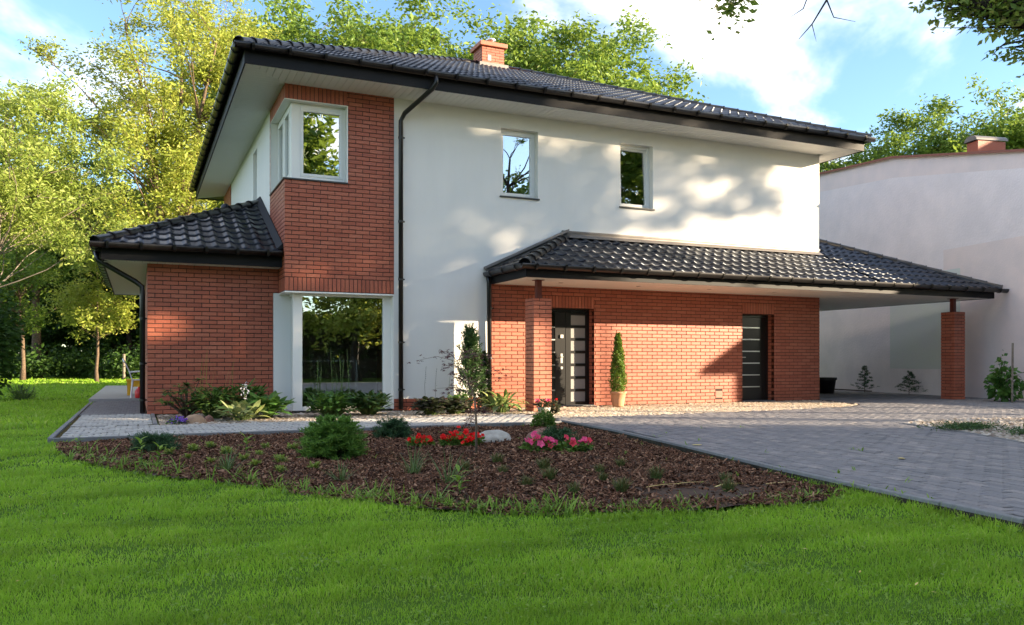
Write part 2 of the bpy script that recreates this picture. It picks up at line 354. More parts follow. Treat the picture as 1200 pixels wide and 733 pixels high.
def bevel(o, wd=0.01, seg=2):
    m = o.modifiers.new('bevel', 'BEVEL'); m.width = wd; m.segments = seg; m.limit_method = 'ANGLE'; return o
def kids(o): return [c for c in o.children]
def copy_tree(o, loc=None, parent=None, rz=None):
    c = o.copy(); COL.objects.link(c); c.parent = parent
    if loc is not None: c.location = loc
    if rz is not None: c.rotation_euler[2] = rz
    for ch in list(o.children): copy_tree(ch, None, c)
    return c
def inpoly(P, poly):
    x, y = P[:, 0], P[:, 1]; n = len(poly); r = np.zeros(len(P), bool)
    for i in range(n):
        x1, y1 = poly[i]; x2, y2 = poly[(i + 1) % n]
        if y1 == y2: continue
        c = ((y1 > y) != (y2 > y)) & (x < (x2 - x1) * (y - y1) / (y2 - y1) + x1)
        r ^= c
    return r
def cam_dep(P): return P[..., 0] * CS + P[..., 1] * CC
def cam_lat(P): return P[..., 0] * CC - P[..., 1] * CS
def in_frame(p, m=0.0):
    d = p[0] * CS + p[1] * CC; l = p[0] * CC - p[1] * CS
    if d < 0.3: return False
    px = 600 + 968 * l / d; py = 423 - 968 * (p[2] - CAM_H) / d
    return -m < px < 1200 + m and -m < py < 733 + m

# ================================================================== HOUSE
XL, XR, YF, YB = 2.41, 15.17, 15.3, 26.7
XC, XP = 4.45, 6.45            # brick/white split, porch left edge
ZS, ZP, ZW = 5.965, 2.49, 2.675  # soffit heights: main, porch, wing
WX, WY, WYB = 0.146, 16.0, 23.3  # wing left face, front face, back
house = thing('detached_house', 'two-storey white house with red brick corner, brick porch wall and glossy black tiled hip roofs', 'house', (XL, YF, 0))

class Pl:
    """vertical plane: origin O, horizontal unit u, outward normal n"""
    def __init__(s, O, u, n): s.O = Vector((O[0], O[1], 0)); s.u = Vector((u[0], u[1], 0)); s.n = Vector((n[0], n[1], 0))
    def p(s, u, d, z): return s.O + s.u * u + s.n * d + Vector((0, 0, z))
    def box(s, mb, u0, u1, d0, d1, z0, z1):
        c = s.p((u0 + u1) / 2, (d0 + d1) / 2, (z0 + z1) / 2)
        return mb.obox(c, s.u * (u1 - u0), s.n * (d1 - d0), Vector((0, 0, z1 - z0)))
    def quad(s, mb, u0, u1, z0, z1, d):
        return mb.quad(s.p(u0, d, z0), s.p(u1, d, z0), s.p(u1, d, z1), s.p(u0, d, z1))
FR = Pl((0, YF), (1, 0), (0, -1))                # front, u = world X
def facade(mb, pl, u0, u1, z0, z1, opens, d=0.0, reveal=0.2, rv=True):
    us = sorted({u0, u1} | {q for o in opens for q in o[:2] if u0 < q < u1}); zs = sorted({z0, z1} | {q for o in opens for q in o[2:4] if z0 < q < z1})
    for i in range(len(us) - 1):
        for j in range(len(zs) - 1):
            cu, cz = (us[i] + us[i + 1]) / 2, (zs[j] + zs[j + 1]) / 2
            if any(o[0] < cu < o[1] and o[2] < cz < o[3] for o in opens): continue
            pl.quad(mb, us[i], us[i + 1], zs[j], zs[j + 1], d)
    if rv:
        for o in opens:
            a, b, c, e = o[:4]; r = -reveal + d
            mb.quad(pl.p(a, d, c), pl.p(a, d, e), pl.p(a, r, e), pl.p(a, r, c)); mb.quad(pl.p(b, d, c), pl.p(b, r, c), pl.p(b, r, e), pl.p(b, d, e))
            mb.quad(pl.p(a, d, e), pl.p(b, d, e), pl.p(b, r, e), pl.p(a, r, e))
            if c > z0 + 1e-3: mb.quad(pl.p(a, d, c), pl.p(a, r, c), pl.p(b, r, c), pl.p(b, d, c))
BRICKS = []
BL, BH, BP, BC = 0.25, 0.065, 0.261, 0.077
def brick_field(wall, pl, u0, u1, z0, z1, opens=(), soldier=(), depth=0.10, off=0.0, d=0.0, zref=0.0):
    """running bond; opens and soldier bands (u0,u1,z0,z1) cut it"""
    cuts = list(opens) + list(soldier)
    i0 = int(math.floor((z0 - zref) / BC))
    i = i0
    while zref + i * BC < z1 - 0.02:
        a = max(zref + i * BC, z0); b = min(zref + i * BC + BH, z1)
        if b - a > 0.02:
            st = off + (0.5 * BP if i % 2 else 0.0)
            k = math.floor((u0 - st) / BP) - 1
            while st + k * BP < u1:
                segs = [(max(st + k * BP, u0), min(st + k * BP + BL, u1))]
                for (p, q, r, t_) in cuts:
                    if b > r + 0.004 and a < t_ - 0.004:
                        ns = []
                        for (x, y) in segs:
                            if y <= p or x >= q: ns.append((x, y))
                            else:
                                if x < p: ns.append((x, p))
                                if y > q: ns.append((q, y))
                        segs = ns
                for (x, y) in segs:
                    if y - x > 0.009: BRICKS.append((wall, pl, x, y, a, b, depth, d))
                k += 1
        i += 1
    for (p, q, r, t_) in soldier:
        n = max(1, round((q - p) / BC)); s_ = (q - p) / n
        for k in range(n): BRICKS.append((wall, pl, p + k * s_ + 0.006, p + (k + 1) * s_ - 0.006, r + 0.006, t_ - 0.006, depth, d))

# --- openings
W1 = (6.68, 7.51, 4.28, 5.67); W2 = (9.495, 10.335, 4.28, 5.67)
DO1 = (7.22, 8.84, 0.0, 2.05); DO2 = (12.80, 13.75, 0.0, 2.04)
OW = (XL, 3.55, 4.26, 5.685)           # corner window, front part
OY = 17.0                              # its return along the side
OB = 2.22                              # oriel underside
# --- white rendered walls
mb = MB()
facade(mb, FR, XC, XR, 2.46, 6.05, [W1, W2], 0, 0.2)
facade(mb, FR, XC, XP + 0.012, 0.22, 2.46, [], 0)
FRR = Pl((XR, 0), (0, 1), (1, 0)); FRB = Pl((0, YB), (-1, 0), (0, 1)); LFT = Pl((XL, 0), (0, -1), (-1, 0))   # left: u = -Y
facade(mb, FRR, YF, YB, 2.46, 6.05, []); facade(mb, FRB, -XR, -XL, 0, 6.05, [])
SW = (-19.75, -19.1, 4.0, 5.69)
facade(mb, LFT, -24.7, -17.13, 2.2, 6.05, [SW], 0, 0.22)
facade(mb, LFT, -26.7, -24.7, 0, 6.05, [])
white_wall = mb.build('rendered_wall', M['render'], house)
# --- brick walls (mortar body recessed 8 mm, bricks proud)
def wallpart(name, fn):
    m_ = MB(); fn(m_); return m_.build(name, M['mortar'], house)
GR = -0.008
def f(m_):
    facade(m_, FR, XP + 0.02, XR - 0.008, 0, 2.62, [DO1, DO2], 0.012 + GR, 0.24)
    m_.quad((XR - .008, YF, 0), (XR - .008, YB, 0), (XR - .008, YB, 2.46), (XR - .008, YF, 2.46))
porch_wall = wallpart('porch_brick_wall', f)
S1 = (DO1[0], DO1[1], DO1[3], 2.304); S2 = (DO2[0], DO2[1], DO2[3], 2.304)
brick_field(porch_wall, FR, XP + 0.02, XR, 0, 2.6, [DO1, DO2, (12.02, 12.22, 0.10, 0.26)], [S1, S2], d=0.012)
PR = Pl((XR, 0), (0, 1), (1, 0)); brick_field(porch_wall, PR, YF + 0.112, 21.0, 0, 2.5, off=YF)
for D in (DO1, DO2):   # brick reveals
    for (xx, n_) in ((D[1], (-1, 0)), (D[0], (1, 0))):
        rp_ = Pl((xx, 0), (0, -n_[0]) if False else (0, -1) if n_[0] < 0 else (0, 1), n_)
        if n_[0] < 0: brick_field(porch_wall, rp_, -(YF + 0.235), -(YF + 0.092), 0, D[3], depth=0.03, d=0.004, off=-(YF + 0.295))
        else: brick_field(porch_wall, rp_, YF + 0.092, YF + 0.235, 0, D[3], depth=0.03, d=0.004, off=YF + 0.032)
def f(m_):
    facade(m_, FR, XC, XP + 0.02, 0, 0.22, [], 0.012 + GR); m_.quad((XC, YF - .004, .22), (XP + .02, YF - .004, .22), (XP + .02, YF + .02, .22), (XC, YF + .02, .22))
plinth = wallpart('brick_plinth', f); brick_field(plinth, FR, XC, XP + 0.012, 0, 0.225, d=0.012)
def f(m_):
    o2 = (OW[0] - 0.05, OW[1], OW[2], OW[3])
    facade(m_, FR, XL + 0.008, XC, OB, 6.05, [o2], 0.012 + GR, 0.15, False)
    facade(m_, LFT, -17.13, -YF, OB, 6.05, [(-OY, -YF + .05, OW[2], OW[3])], GR, 0.15, False)
    m_.quad((XC, YF - .004, OB), (XC, YF + .1, OB), (XC, YF + .1, 6.05), (XC, YF - .004, 6.05))
oriel = wallpart('corner_brick_wall', f)
so1 = (XL, OW[1], OW[3], ZS + 0.03); so2 = (XL, XC, OB, OB + 0.25)
brick_field(oriel, FR, XL, XC, OB, ZS + 0.03, [(XL - .1, OW[1], OW[2] - .02, OW[3])], [so1, so2], d=0.012, off=XL, zref=OB + .256 - BC * 5)
brick_field(oriel, LFT, -17.13, -(YF + 0.10), OB, ZS + 0.03, [(-OY, -YF + .1, OW[2] - .02, OW[3])], [(-17.13, -(YF + .10), OW[3], ZS + .03), (-17.13, -(YF + .10), OB, OB + .25)], off=-(YF + 0.1), zref=OB + .256 - BC * 5)
backbrick = wallpart('rear_corner_brick_wall', lambda m_: m_.box(XL - .01, XL + .1, 24.7, YB, 2.3, 6.04))
brick_field(backbrick, LFT, -YB, -24.7, 2.4, ZS + .03, d=0.02)
# wing
WF = Pl((0, WY), (1, 0), (0, -1)); WLF = Pl((WX, 0), (0, -1), (-1, 0))
def f(m_):
    facade(m_, WF, WX + .008, 2.31, 0, 2.75, [], GR); facade(m_, WLF, -WYB, -WY - .008, 0, 2.75, [], GR)
    m_.quad((WX, WYB, 0), (XL, WYB, 0), (XL, WYB, 2.75), (WX, WYB, 2.75))
    m_.quad((2.31, WY + .02, 2.2), (2.41, WY + .02, 2.2), (2.41, WY + .02, 2.75), (2.31, WY + .02, 2.75))
wing_wall = wallpart('wing_brick_wall', f)
brick_field(wing_wall, WF, WX, 2.31, 0, 2.72, off=WX); brick_field(wing_wall, WF, 2.31, 2.404, 2.233, 2.72, off=2.31, d=-.001); brick_field(wing_wall, WLF, -WYB, -(WY + .112), 0, 2.72, off=-(WY + .112))
# air brick cover beside the side door
FRb = MB(); FR.box(FRb, 12.025, 12.215, -0.05, 0.017, 0.105, 0.255); vent = FRb.build('vent_cover', pbr('vent_cover', (0.34, 0.11, 0.07), 0.5, nscale=30, ncols=(0.25, 0.08, 0.05)), house)
mbv = MB()
for k in range(5): FR.box(mbv, 12.04, 12.20, 0.017, 0.021, 0.12 + k * 0.026, 0.132 + k * 0.026)
mbv.build('vent_slat', M['brick'], vent)

# --- pillars
def pillar(x0, x1, y0, y1, zt):
    p = MB().box(x0 + .008, x1 - .008, y0 + .008, y1 - .008, 0, zt - .01).build('brick_pillar', M['mortar'], house)
    a = Pl((0, y0), (1, 0), (0, -1)); b = Pl((x0, 0), (0, -1), (-1, 0)); c = Pl((x1, 0), (0, 1), (1, 0)); e = Pl((0, y1), (-1, 0), (0, 1))
    brick_field(p, a, x0, x1, 0, zt, off=x0, depth=0.08); brick_field(p, b, -y1, -(y0 + .085), 0, zt, off=-y1, depth=0.06)
    brick_field(p, c, y0 + .09, y1, 0, zt, off=y1 - BL * 2, depth=0.06); brick_field(p, e, -x1 + .07, -x0 - .07, 0, zt, off=-x1, depth=0.06)
    cx, cy = (x0 + x1) / 2, (y0 + y1) / 2
    MB().box(x0 + .004, x1 - .004, y0 + .004, y1 - .004, zt - .012, zt + .004).build('pillar_cap', M['mortar'], p)
    q = MB().box(cx - .05, cx + .05, cy - .05, cy + .05, zt, ZP + .02).box(cx - .09, cx + .09, cy - .09, cy + .09, ZP - .012, ZP - .002).box(cx - .09, cx + .09, cy - .09, cy + .09, zt + .005, zt + .013)
    q.build('steel_post', M['post'], p)
pillar(6.76, 7.14, 13.95, 14.33, 2.125); pillar(18.2, 18.58, 13.95, 14.33, 2.145)

# --- windows
def flat_window(pl, o, rec, name='window', gm='glass_up', tilt=False):
    u0, u1, z0, z1 = o; fw = 0.065
    m_ = MB()
    for a in ((u0, u0 + fw, z0, z1), (u1 - fw, u1, z0, z1), (u0 + fw, u1 - fw, z0, z0 + fw), (u0 + fw, u1 - fw, z1 - fw, z1)):
        pl.box(m_, a[0], a[1], -rec - .07, -rec, a[2], a[3])
    fr = bevel(m_.build(name, M['frame'], house), 0.006)
    a0, a1, b0, b1 = u0 + fw - .015, u1 - fw + .015, z0 + fw - .015, z1 - fw + .015; sw = 0.055
    m_ = MB(); tl = 0.06 if tilt else 0.0
    def bx(mm, uu0, uu1, zz0, zz1, d0, d1):
        P = []
        for (uu, dd, zz) in ((uu0, d0, zz0), (uu1, d0, zz0), (uu1, d1, zz0), (uu0, d1, zz0), (uu0, d0, zz1), (uu1, d0, zz1), (uu1, d1, zz1), (uu0, d1, zz1)):
            P.append(pl.p(uu, dd - tl * (zz - b0) / (b1 - b0), zz))
        mm.add(P, [(0, 3, 2, 1), (4, 5, 6, 7), (0, 1, 5, 4), (1, 2, 6, 5), (2, 3, 7, 6), (3, 0, 4, 7)])
    d0, d1 = -rec - .055, -rec + .008
    for q in ((a0, a0 + sw, b0, b1), (a1 - sw, a1, b0, b1), (a0 + sw, a1 - sw, b0, b0 + sw), (a0 + sw, a1 - sw, b1 - sw, b1)): bx(m_, *q, d0, d1)
    s_ = m_.build('sash', M['frame'], fr)
    m_ = MB(); bx(m_, a0 + sw - .005, a1 - sw + .005, b0 + sw - .005, b1 - sw + .005, -rec - .03, -rec - .026); m_.build('pane', M[gm], fr)
    m_ = MB(); pl.box(m_, u0 - .03, u1 + .03, -rec + .005, .035, z0 - .022, z0 + .003); m_.build('sill', M['sill'], fr)
    return fr
flat_window(FR, W1, 0.14); flat_window(FR, W2, 0.14, tilt=True, gm='glass_dim'); flat_window(LFT, SW, 0.16)
# dark rooms behind the upper windows
m_ = MB().box(XL + .3, XR - .3, YF + .45, YB - .3, 2.75, 2.80)
m_.quad((XC + .3, 19, 2.8), (XR - .3, 19, 2.8), (XR - .3, 19, 6), (XC + .3, 19, 6)); m_.quad((XL + .3, YF + .3, 5.99), (XR - .3, YF + .3, 5.99), (XR - .3, YB - .3, 5.99), (XL + .3, YB - .3, 5.99))
for xx in (4.6, 8.4): m_.quad((xx, YF + .3, 2.8), (xx, YB - .3, 2.8), (xx, YB - .3, 5.98), (xx, YF + .3, 5.98))
m_.build('upper_room', M['room'], house)
# corner window (two faces with one post at the corner)
i = 0.14
m_ = MB()
x0, y0 = XL + i, YF + i; zb, zt = OW[2], OW[3]
m_.box(x0, x0 + .17, y0, y0 + .17, zb, zt)                        # corner post
m_.box(OW[1] - .06, OW[1], y0, y0 + .08, zb, zt)
m_.box(x0 + .17, OW[1] - .06, y0, y0 + .08, zb, zb + .09); m_.box(x0 + .17, OW[1] - .06, y0, y0 + .08, zt - .09, zt)
m_.box(x0, x0 + .08, OY - .06, OY, zb, zt)
m_.box(x0, x0 + .08, y0 + .17, OY - .06, zb, zb + .09); m_.box(x0, x0 + .08, y0 + .17, OY - .06, zt - .09, zt)
m_.box(x0, x0 + .08, 16.18, 16.30, zb + .09, zt - .09)
cw = bevel(m_.build('corner_window', M['frame'], house), 0.006)
m_ = MB()
for (a, b) in ((x0 + .17, OW[1] - .06),):
    for q in ((a, a + .05, zb + .09, zt - .09), (b - .05, b, zb + .09, zt - .09), (a + .05, b - .05, zb + .09, zb + .14), (a + .05, b - .05, zt - .14, zt - .09)):
        FR.box(m_, q[0], q[1], -i - .06, -i + .01, q[2], q[3])
for (a, b) in ((y0 + .17, 16.18), (16.30, OY - .06)):
    for q in ((a, a + .05, zb + .09, zt - .09), (b - .05, b, zb + .09, zt - .09), (a + .05, b - .05, zb + .09, zb + .14), (a + .05, b - .05, zt - .14, zt - .09)):
        m_.box(x0 - .01, x0 + .06, q[0], q[1], q[2], q[3])
bevel(m_.build('sash', M['frame'], cw), 0.004)
m_ = MB(); m_.box(x0 + .215, OW[1] - .105, y0 + .03, y0 + .034, zb + .13, zt - .13); m_.build('pane', M['glass_up'], cw)
for (a, b) in ((y0 + .215, 16.135), (16.345, OY - .105)):
    MB().box(x0 + .03, x0 + .034, a, b, zb + .13, zt - .13).build('pane', M['glass_up'], cw)
m_ = MB()      # white reveal linings of the corner window
m_.box(OW[1] - .004, OW[1] + .012, YF - .016, y0 - .002, zb, zt + .01); m_.box(XL - .004, OW[1] - .004, YF - .015, y0 - .002, zt - .003, zt + .012)
m_.box(XL - .004, x0 - .002, y0 + .002, OY + .01, zt - .003, zt + .012); m_.box(XL - .004, x0 - .002, OY - .004, OY + .012, zb, zt - .003)
m_.build('reveal', M['frame'], cw)
m_ = MB(); m_.box(XL - .03, OW[1] + .012, YF - .045, y0, zb - .022, zb + .003); m_.box(XL - .03, x0, y0 + .0, OY + .01, zb - .0215, zb + .0025); m_.build('sill', M['sill'], cw)
MB().box(x0 + .215 + .30, x0 + .215 + .40, y0 + .04, y0 + .045, zb + .14, zb + .21).build('window_sticker', M['white'], cw)
m_ = MB(); m_.quad((x0 + .6, y0 + 1.5, 4), (4.55, y0 + 1.5, 4), (4.55, y0 + 1.5, 6), (x0 + .6, y0 + 1.5, 6)); m_.build('upper_room', M['room'], house)

# ground-floor corner bay
a = 0.18; bx0, by0 = XL + a, YF + a; zt = OB
m_ = MB()
m_.box(bx0, bx0 + .17, by0, by0 + .17, 0, zt)                        # corner post
m_.box(XC - .16, XC, by0, by0 + .10, 0, zt); m_.box(bx0 + .17, XC - .16, by0, by0 + .10, 0, .10); m_.box(bx0 + .17, XC - .16, by0, by0 + .10, zt - .07, zt)
m_.box(2.315, bx0 + .08, WY - .03, WY + .06, 0, zt); m_.box(bx0, bx0 + .08, by0 + .17, WY - .03, 0, .10); m_.box(bx0, bx0 + .08, by0 + .17, WY - .03, zt - .07, zt)
bay = bevel(m_.build('bay_window', M['frame'], house), 0.008)
MB().box(bx0 + .16, XC - .15, by0 + .045, by0 + .05, .09, zt - .06).build('pane', M['glass'], bay)
MB().box(bx0 + .04, bx0 + .044, by0 + .16, WY - .02, .09, zt - .06).build('pane', M['glass'], bay)
m_ = MB().box(XL + .002, XC - .002, YF - .008, YF + .35, OB - .03, OB - .004); m_.box(XL + .002, XL + .35, YF + .352, WY + .6, OB - .03, OB - .004); m_.build('oriel_soffit', M['frame'], house)
MB().box(XC - .014, XC - .001, YF - .004, by0 + .002, .03, OB - .032).build('reveal', M['frame'], bay)
MB().box(bx0 - .02, XC, by0 - .03, by0 + .0, 0, .03).build('sill', M['sill'], bay)
# room behind the bay
m_ = MB(); m_.quad((2.5, by0, .02), (8, by0, .02), (8, 21, .02), (2.5, 21, .02)); m_.build('room_floor', M['roomfloor'], house)
m_ = MB(); m_.quad((2.6, 20, 0), (8, 20, 0), (8, 20, 2.75), (2.6, 20, 2.75)); m_.quad((6.4, 15.5, 0), (6.4, 20, 0), (6.4, 20, 2.75), (6.4, 15.5, 2.75))
m_.quad((2.62, 16.6, 0), (2.62, 20, 0), (2.62, 20, 2.75), (2.62, 16.6, 2.75)); m_.box(XL + .05, 8, YF + .36, 21, 2.6, 2.74)
m_.box(XC, XC + .02, by0 + .1, 16.1, 0, 2.6)
m_.build('room_wall', M['room'], house)
MB().box(4.75, 5.05, 17.6, 17.66, 0, 2.55).build('door_panel', M['wood'], house)
m_ = MB()
for k in range(9): m_.tube([(5.2 + k * .07, 18.2 + .03 * math.sin(k * 2), .2), (5.2 + k * .07, 18.2 + .03 * math.sin(k * 2), 2.5)], 0.04, 6)
m_.build('curtain', M['soffit'], house, smooth=True)
tb = thing('side_table', 'pale table top just visible inside behind the large corner pane', 'table', (3.6, 16.9, 0.02))
MB().box(2.75, 4.1, 16.6, 17.3, .93, .96).build('tabletop', M['soffit'], tb)
for (xx, yy) in ((2.8, 16.65), (4.05, 16.65), (2.8, 17.25), (4.05, 17.25)): MB().box(xx - .025, xx + .025, yy - .025, yy + .025, .02, .93).build('leg', M['soffit'], tb)

# --- entrance door
dy = -0.20
m_ = MB()
FR.box(m_, 7.24, 7.30, dy - .1, dy, 0, 2.045); FR.box(m_, 8.79, 8.838, dy - .1, dy, 0, 2.045); FR.box(m_, 7.30, 8.79, dy - .1, dy, 1.99, 2.045)
FR.box(m_, 7.30, 8.79, dy - .1, dy + .02, 0.0, .02)
dr = m_.build('entrance_door', M['door'], house)
m_ = MB(); FR.box(m_, 7.305, 8.262, dy - .075, dy - .018, .02, 1.985); bevel(m_.build('door_leaf', M['door_dark'], dr), .006)
zz = [0.105 + k * 0.2666 for k in range(8)]
m_ = MB(); FR.box(m_, 8.02, 8.258, dy - .018, dy - .008, .022, 1.983); m_.build('door_stile', M['door'], dr)
for k in range(6): MB_ = MB(); FR.box(MB_, 7.42, 8.02, dy - .018, dy - .010, .315 + k * .2666, .338 + k * .2666); MB_.build('steel_strip', M['steel'], dr)
m_ = MB()   # fixed side leaf: stiles and rails round seven frosted panels
FR.box(m_, 8.27, 8.40, dy - .08, dy - .014, .02, 1.985); FR.box(m_, 8.755, 8.787, dy - .08, dy - .014, .02, 1.985)
ph = (1.96 - .06) / 7
for k in range(8): zc = .05 + k * ph; FR.box(m_, 8.40, 8.755, dy - .08, dy - .016, max(.02, zc - .03), min(1.985, zc + .03))
bevel(m_.build('side_leaf', M['door'], dr), .004)
for k in range(7):
    q = MB(); FR.box(q, 8.405, 8.75, dy - .05, dy - .03, .08 + k * ph, .05 + (k + 1) * ph - .03); q.build('frosted_panel', M['frost'], dr)
m_ = MB(); h0 = FR.p(8.17, dy - .008, 1.0)
m_.box(8.145, 8.195, h0.y - .008, h0.y + .002, .90, 1.10); m_.tube([(8.17, h0.y, 1.03), (8.17, h0.y - .055, 1.03)], .012, 10); m_.tube([(8.18, h0.y - .055, 1.03), (8.03, h0.y - .055, 1.03)], .011, 10)
m_.build('handle', M['steel'], dr, smooth=False)
m_ = MB(); m_.lathe([(.03, 0), (.03, .01)], (0, 0, 0)); m_.v = [(8.17 + p[0], h0.y - .002 - p[2], .80 + p[1]) for p in m_.v]; m_.build('lock_rosette', M['steel'], dr)
m_ = MB(); m_.box(8.13, 8.20, h0.y - .03, h0.y + .002, 1.43, 1.50); m_.build('door_viewer', M['steel'], dr)
# --- side door
m_ = MB(); FR.box(m_, 12.82, 12.87, dy - .1, dy, 0, 2.035); FR.box(m_, 13.69, 13.748, dy - .1, dy, 0, 2.035); FR.box(m_, 12.87, 13.69, dy - .1, dy, 1.985, 2.035)
d2 = m_.build('side_door', M['door'], house)
m_ = MB(); FR.box(m_, 12.875, 13.685, dy - .075, dy - .015, .012, 1.98); bevel(m_.build('door_leaf', M['door'], d2), .006)
for k in range(6): MB_ = MB(); FR.box(MB_, 12.82, 13.50, dy - .015, dy - .006, .32 + k * .28, .346 + k * .28); MB_.build('steel_strip', M['steel'], d2)
m_ = MB(); yq = YF - dy + .015; m_.box(12.90, 12.94, yq - .006, yq, .92, 1.1); m_.tube([(12.92, yq, 1.03), (12.92, yq - .05, 1.03), (13.04, yq - .05, 1.03)], .011, 8); m_.build('handle', M['steel'], d2)
m_ = MB()
for D in (DO1, DO2): m_.box(D[0] - .0, D[1] + .0, YF - .05, YF + .3, 0.0, .012)
m_.build('threshold', M['kerb'], house)

# --- bricks: the 300 that show largest are parts, the rest one mesh
VIEW = Vector((0, 0, CAM_H))
def bscore(r):
    wall, pl, x, y, a, b, dp, d = r
    c = pl.p((x + y) / 2, d, (a + b) / 2); v = VIEW - c; L = v.length
    f_ = pl.n.dot(v) / L
    if f_ <= 0.05 or not in_frame(c, -2): return 0
    return f_ * (y - x) * (b - a) / (L * L)
order = sorted(range(len(BRICKS)), key=lambda i: -bscore(BRICKS[i]))
BM = {}
def brick_verts(hl, hh, dp):
    e = 0.004
    V = [(-hl, 0, -hh), (hl, 0, -hh), (hl, 0, hh), (-hl, 0, hh)]
    V = [(-hl + e, 0, -hh + e), (hl - e, 0, -hh + e), (hl - e, 0, hh - e), (-hl + e, 0, hh - e),
         (-hl, e, -hh), (hl, e, -hh), (hl, e, hh), (-hl, e, hh), (-hl, dp, -hh), (hl, dp, -hh), (hl, dp, hh), (-hl, dp, hh)]
    F = [(0, 1, 2, 3)] + [(i, i + 4, (i + 1) % 4 + 4, (i + 1) % 4) for i in range(4)] + [(i + 4, i + 8, (i + 1) % 4 + 8, (i + 1) % 4 + 4) for i in range(4)]
    return V, F
bigV, bigF, nb = [], [], 0
for rank, bi in enumerate(order):
    wall, pl, x, y, a, b, dp, d = BRICKS[bi]
    hl, hh = (y - x) / 2, (b - a) / 2
    c = pl.p((x + y) / 2, d + R.uniform(-.0018, .0018), (a + b) / 2)
    rz = math.atan2(pl.u.y, pl.u.x)
    if rank < 300:
        k = (round(hl, 3), round(hh, 3), dp)
        if k not in BM:
            V, F = brick_verts(*k); me = bpy.data.meshes.new('brick'); me.from_pydata(V, [], F); me.update(); me.materials.append(M['brick']); BM[k] = me
        o = bpy.data.objects.new('brick', BM[k]); link(o, wall, c); o.rotation_euler[2] = rz
    else:
        V, F = brick_verts(hl, hh, dp); V = np.array(V); cs, sn = math.cos(rz), math.sin(rz)
        W_ = np.stack([c.x + V[:, 0] * cs - V[:, 1] * sn, c.y + V[:, 0] * sn + V[:, 1] * cs, c.z + V[:, 2]], 1)
        bigV.append(W_); bigF.append(np.array(F) + nb); nb += len(V)
np_obj('brickwork', np.concatenate(bigV), np.concatenate(bigF), M['brick'], house, 'stuff')

# ------------------------------------------------------------------ roofs
PITCH = 0.46
CP = 1 / math.sqrt(1 + PITCH * PITCH)
TW, TL, TE = 0.25, 0.37, 0.335
NU = 10
def tile_wave(x):      # x 0..1
    return 0.034 * (0.5 - 0.5 * np.cos(2 * np.pi * np.clip((x - 0.38) / 0.62, 0, 1)))  # flat pan then roll
def tile_template():
    xs = np.linspace(0, 1, NU)
    rows = []
    for (y, lift, dz) in ((0.0, .024, -.022), (0.0, .024, 0.0), (0.03, .026, .004), (TL, 0.0, 0.0)):
        z = tile_wave(xs) + lift + dz
        rows.append(np.stack([xs * TW, np.full(NU, y), z], 1))
    V = np.concatenate(rows)
    F = [(r * NU + k, r * NU + k + 1, (r + 1) * NU + k + 1, (r + 1) * NU + k) for r in range(3) for k in range(NU - 1)]
    return V, np.array(F)
TV, TF = tile_template()
TILES = []
def roof_face(part, O, a, p, L, vmax, lo, hi):
    a, p, O = Vector(a), Vector(p), Vector(O)
    S = (p + Vector((0, 0, PITCH))).normalized(); n = a.cross(S)
    if n.z < 0: n = -n
    A = np.array([a, S, n])
    rows = int(math.ceil(vmax / CP / TE))
    for r in range(rows):
        v = r * TE
        for k in range(-1, int(L / TW) + 2):
            u = k * TW + (0.0)
            pl_lo, pl_hi = lo(v * CP), hi(v * CP)
            if u + TW < pl_lo + .01 or u > pl_hi - .01: continue
            V = TV.copy(); cl = False
            vv = np.minimum(V[:, 1] + v, vmax / CP)
            l_ = np.array([lo(q * CP) for q in vv]); h_ = np.array([hi(q * CP) for q in vv])
            uu = V[:, 0] + u; u2 = np.clip(uu, l_, np.maximum(h_, l_))
            if np.abs(u2 - uu).max() > 1e-4 or np.abs(vv - V[:, 1] - v).max() > 1e-4: cl = True
            if u2.max() - u2.min() < .02: continue
            V[:, 0] = u2 - u; V[:, 1] = vv - v; V[:, 2] += R.uniform(-.002, .003) * (1 - TV[:, 1] / TL) + (TV[:, 0] / TW - .5) * R.uniform(-.004, .004)
            c = O + a * (u + TW / 2) + S * (v + .15)
            d = VIEW - c; D = d.length; fc = n.dot(d) / D
            fc = max(fc, 0) + 0.25 * max(-S.dot(d) / D, 0) * .1
            sc_ = fc / (D * D) if (in_frame(c, 0) and fc > 0.01) else 0
            TILES.append((sc_, part, O + a * u + S * v, A, V, cl))
def roof_deck(mb, pts): mb.poly(pts)
RIDGE = {}
def ridge_mesh():
    m_ = MB(); n = 9; Lr = .40
    rings = [(0, .115, 0), (.02, .12, .004), (.03, .108, 0), (Lr, .098, -.006)]
    vs = []; 
    for (x, r_, dz) in rings:
        for k in range(n): an = math.pi * (k / (n - 1)) * 1.1 - math.pi * .05; vs.append((x, r_ * math.cos(an), r_ * .85 * math.sin(an) + dz))
    fs = [(i * n + k, i * n + k + 1, (i + 1) * n + k + 1, (i + 1) * n + k) for i in range(3) for k in range(n - 1)]
    fs.append(tuple(range(n)))
    m_.add(vs, fs); me = m_.mesh('ridge_tile', M['ridge']); set_smooth(me)
    return me
RM = ridge_mesh()
def ridge_line(part, P0, P1, name='ridge_tile'):
    P0, P1 = Vector(P0), Vector(P1); d = P1 - P0; L = d.length; d.normalize()
    y = Vector((0, 0, 1)).cross(d).normalized(); z = d.cross(y); rot = Matrix((d, y, z)).transposed().to_euler()
    n = max(1, round(L / .355)); st = L / n
    for k in range(n):
        o = bpy.data.objects.new(name, RM); link(o, part, P0 + d * (k * st)); o.rotation_euler = rot
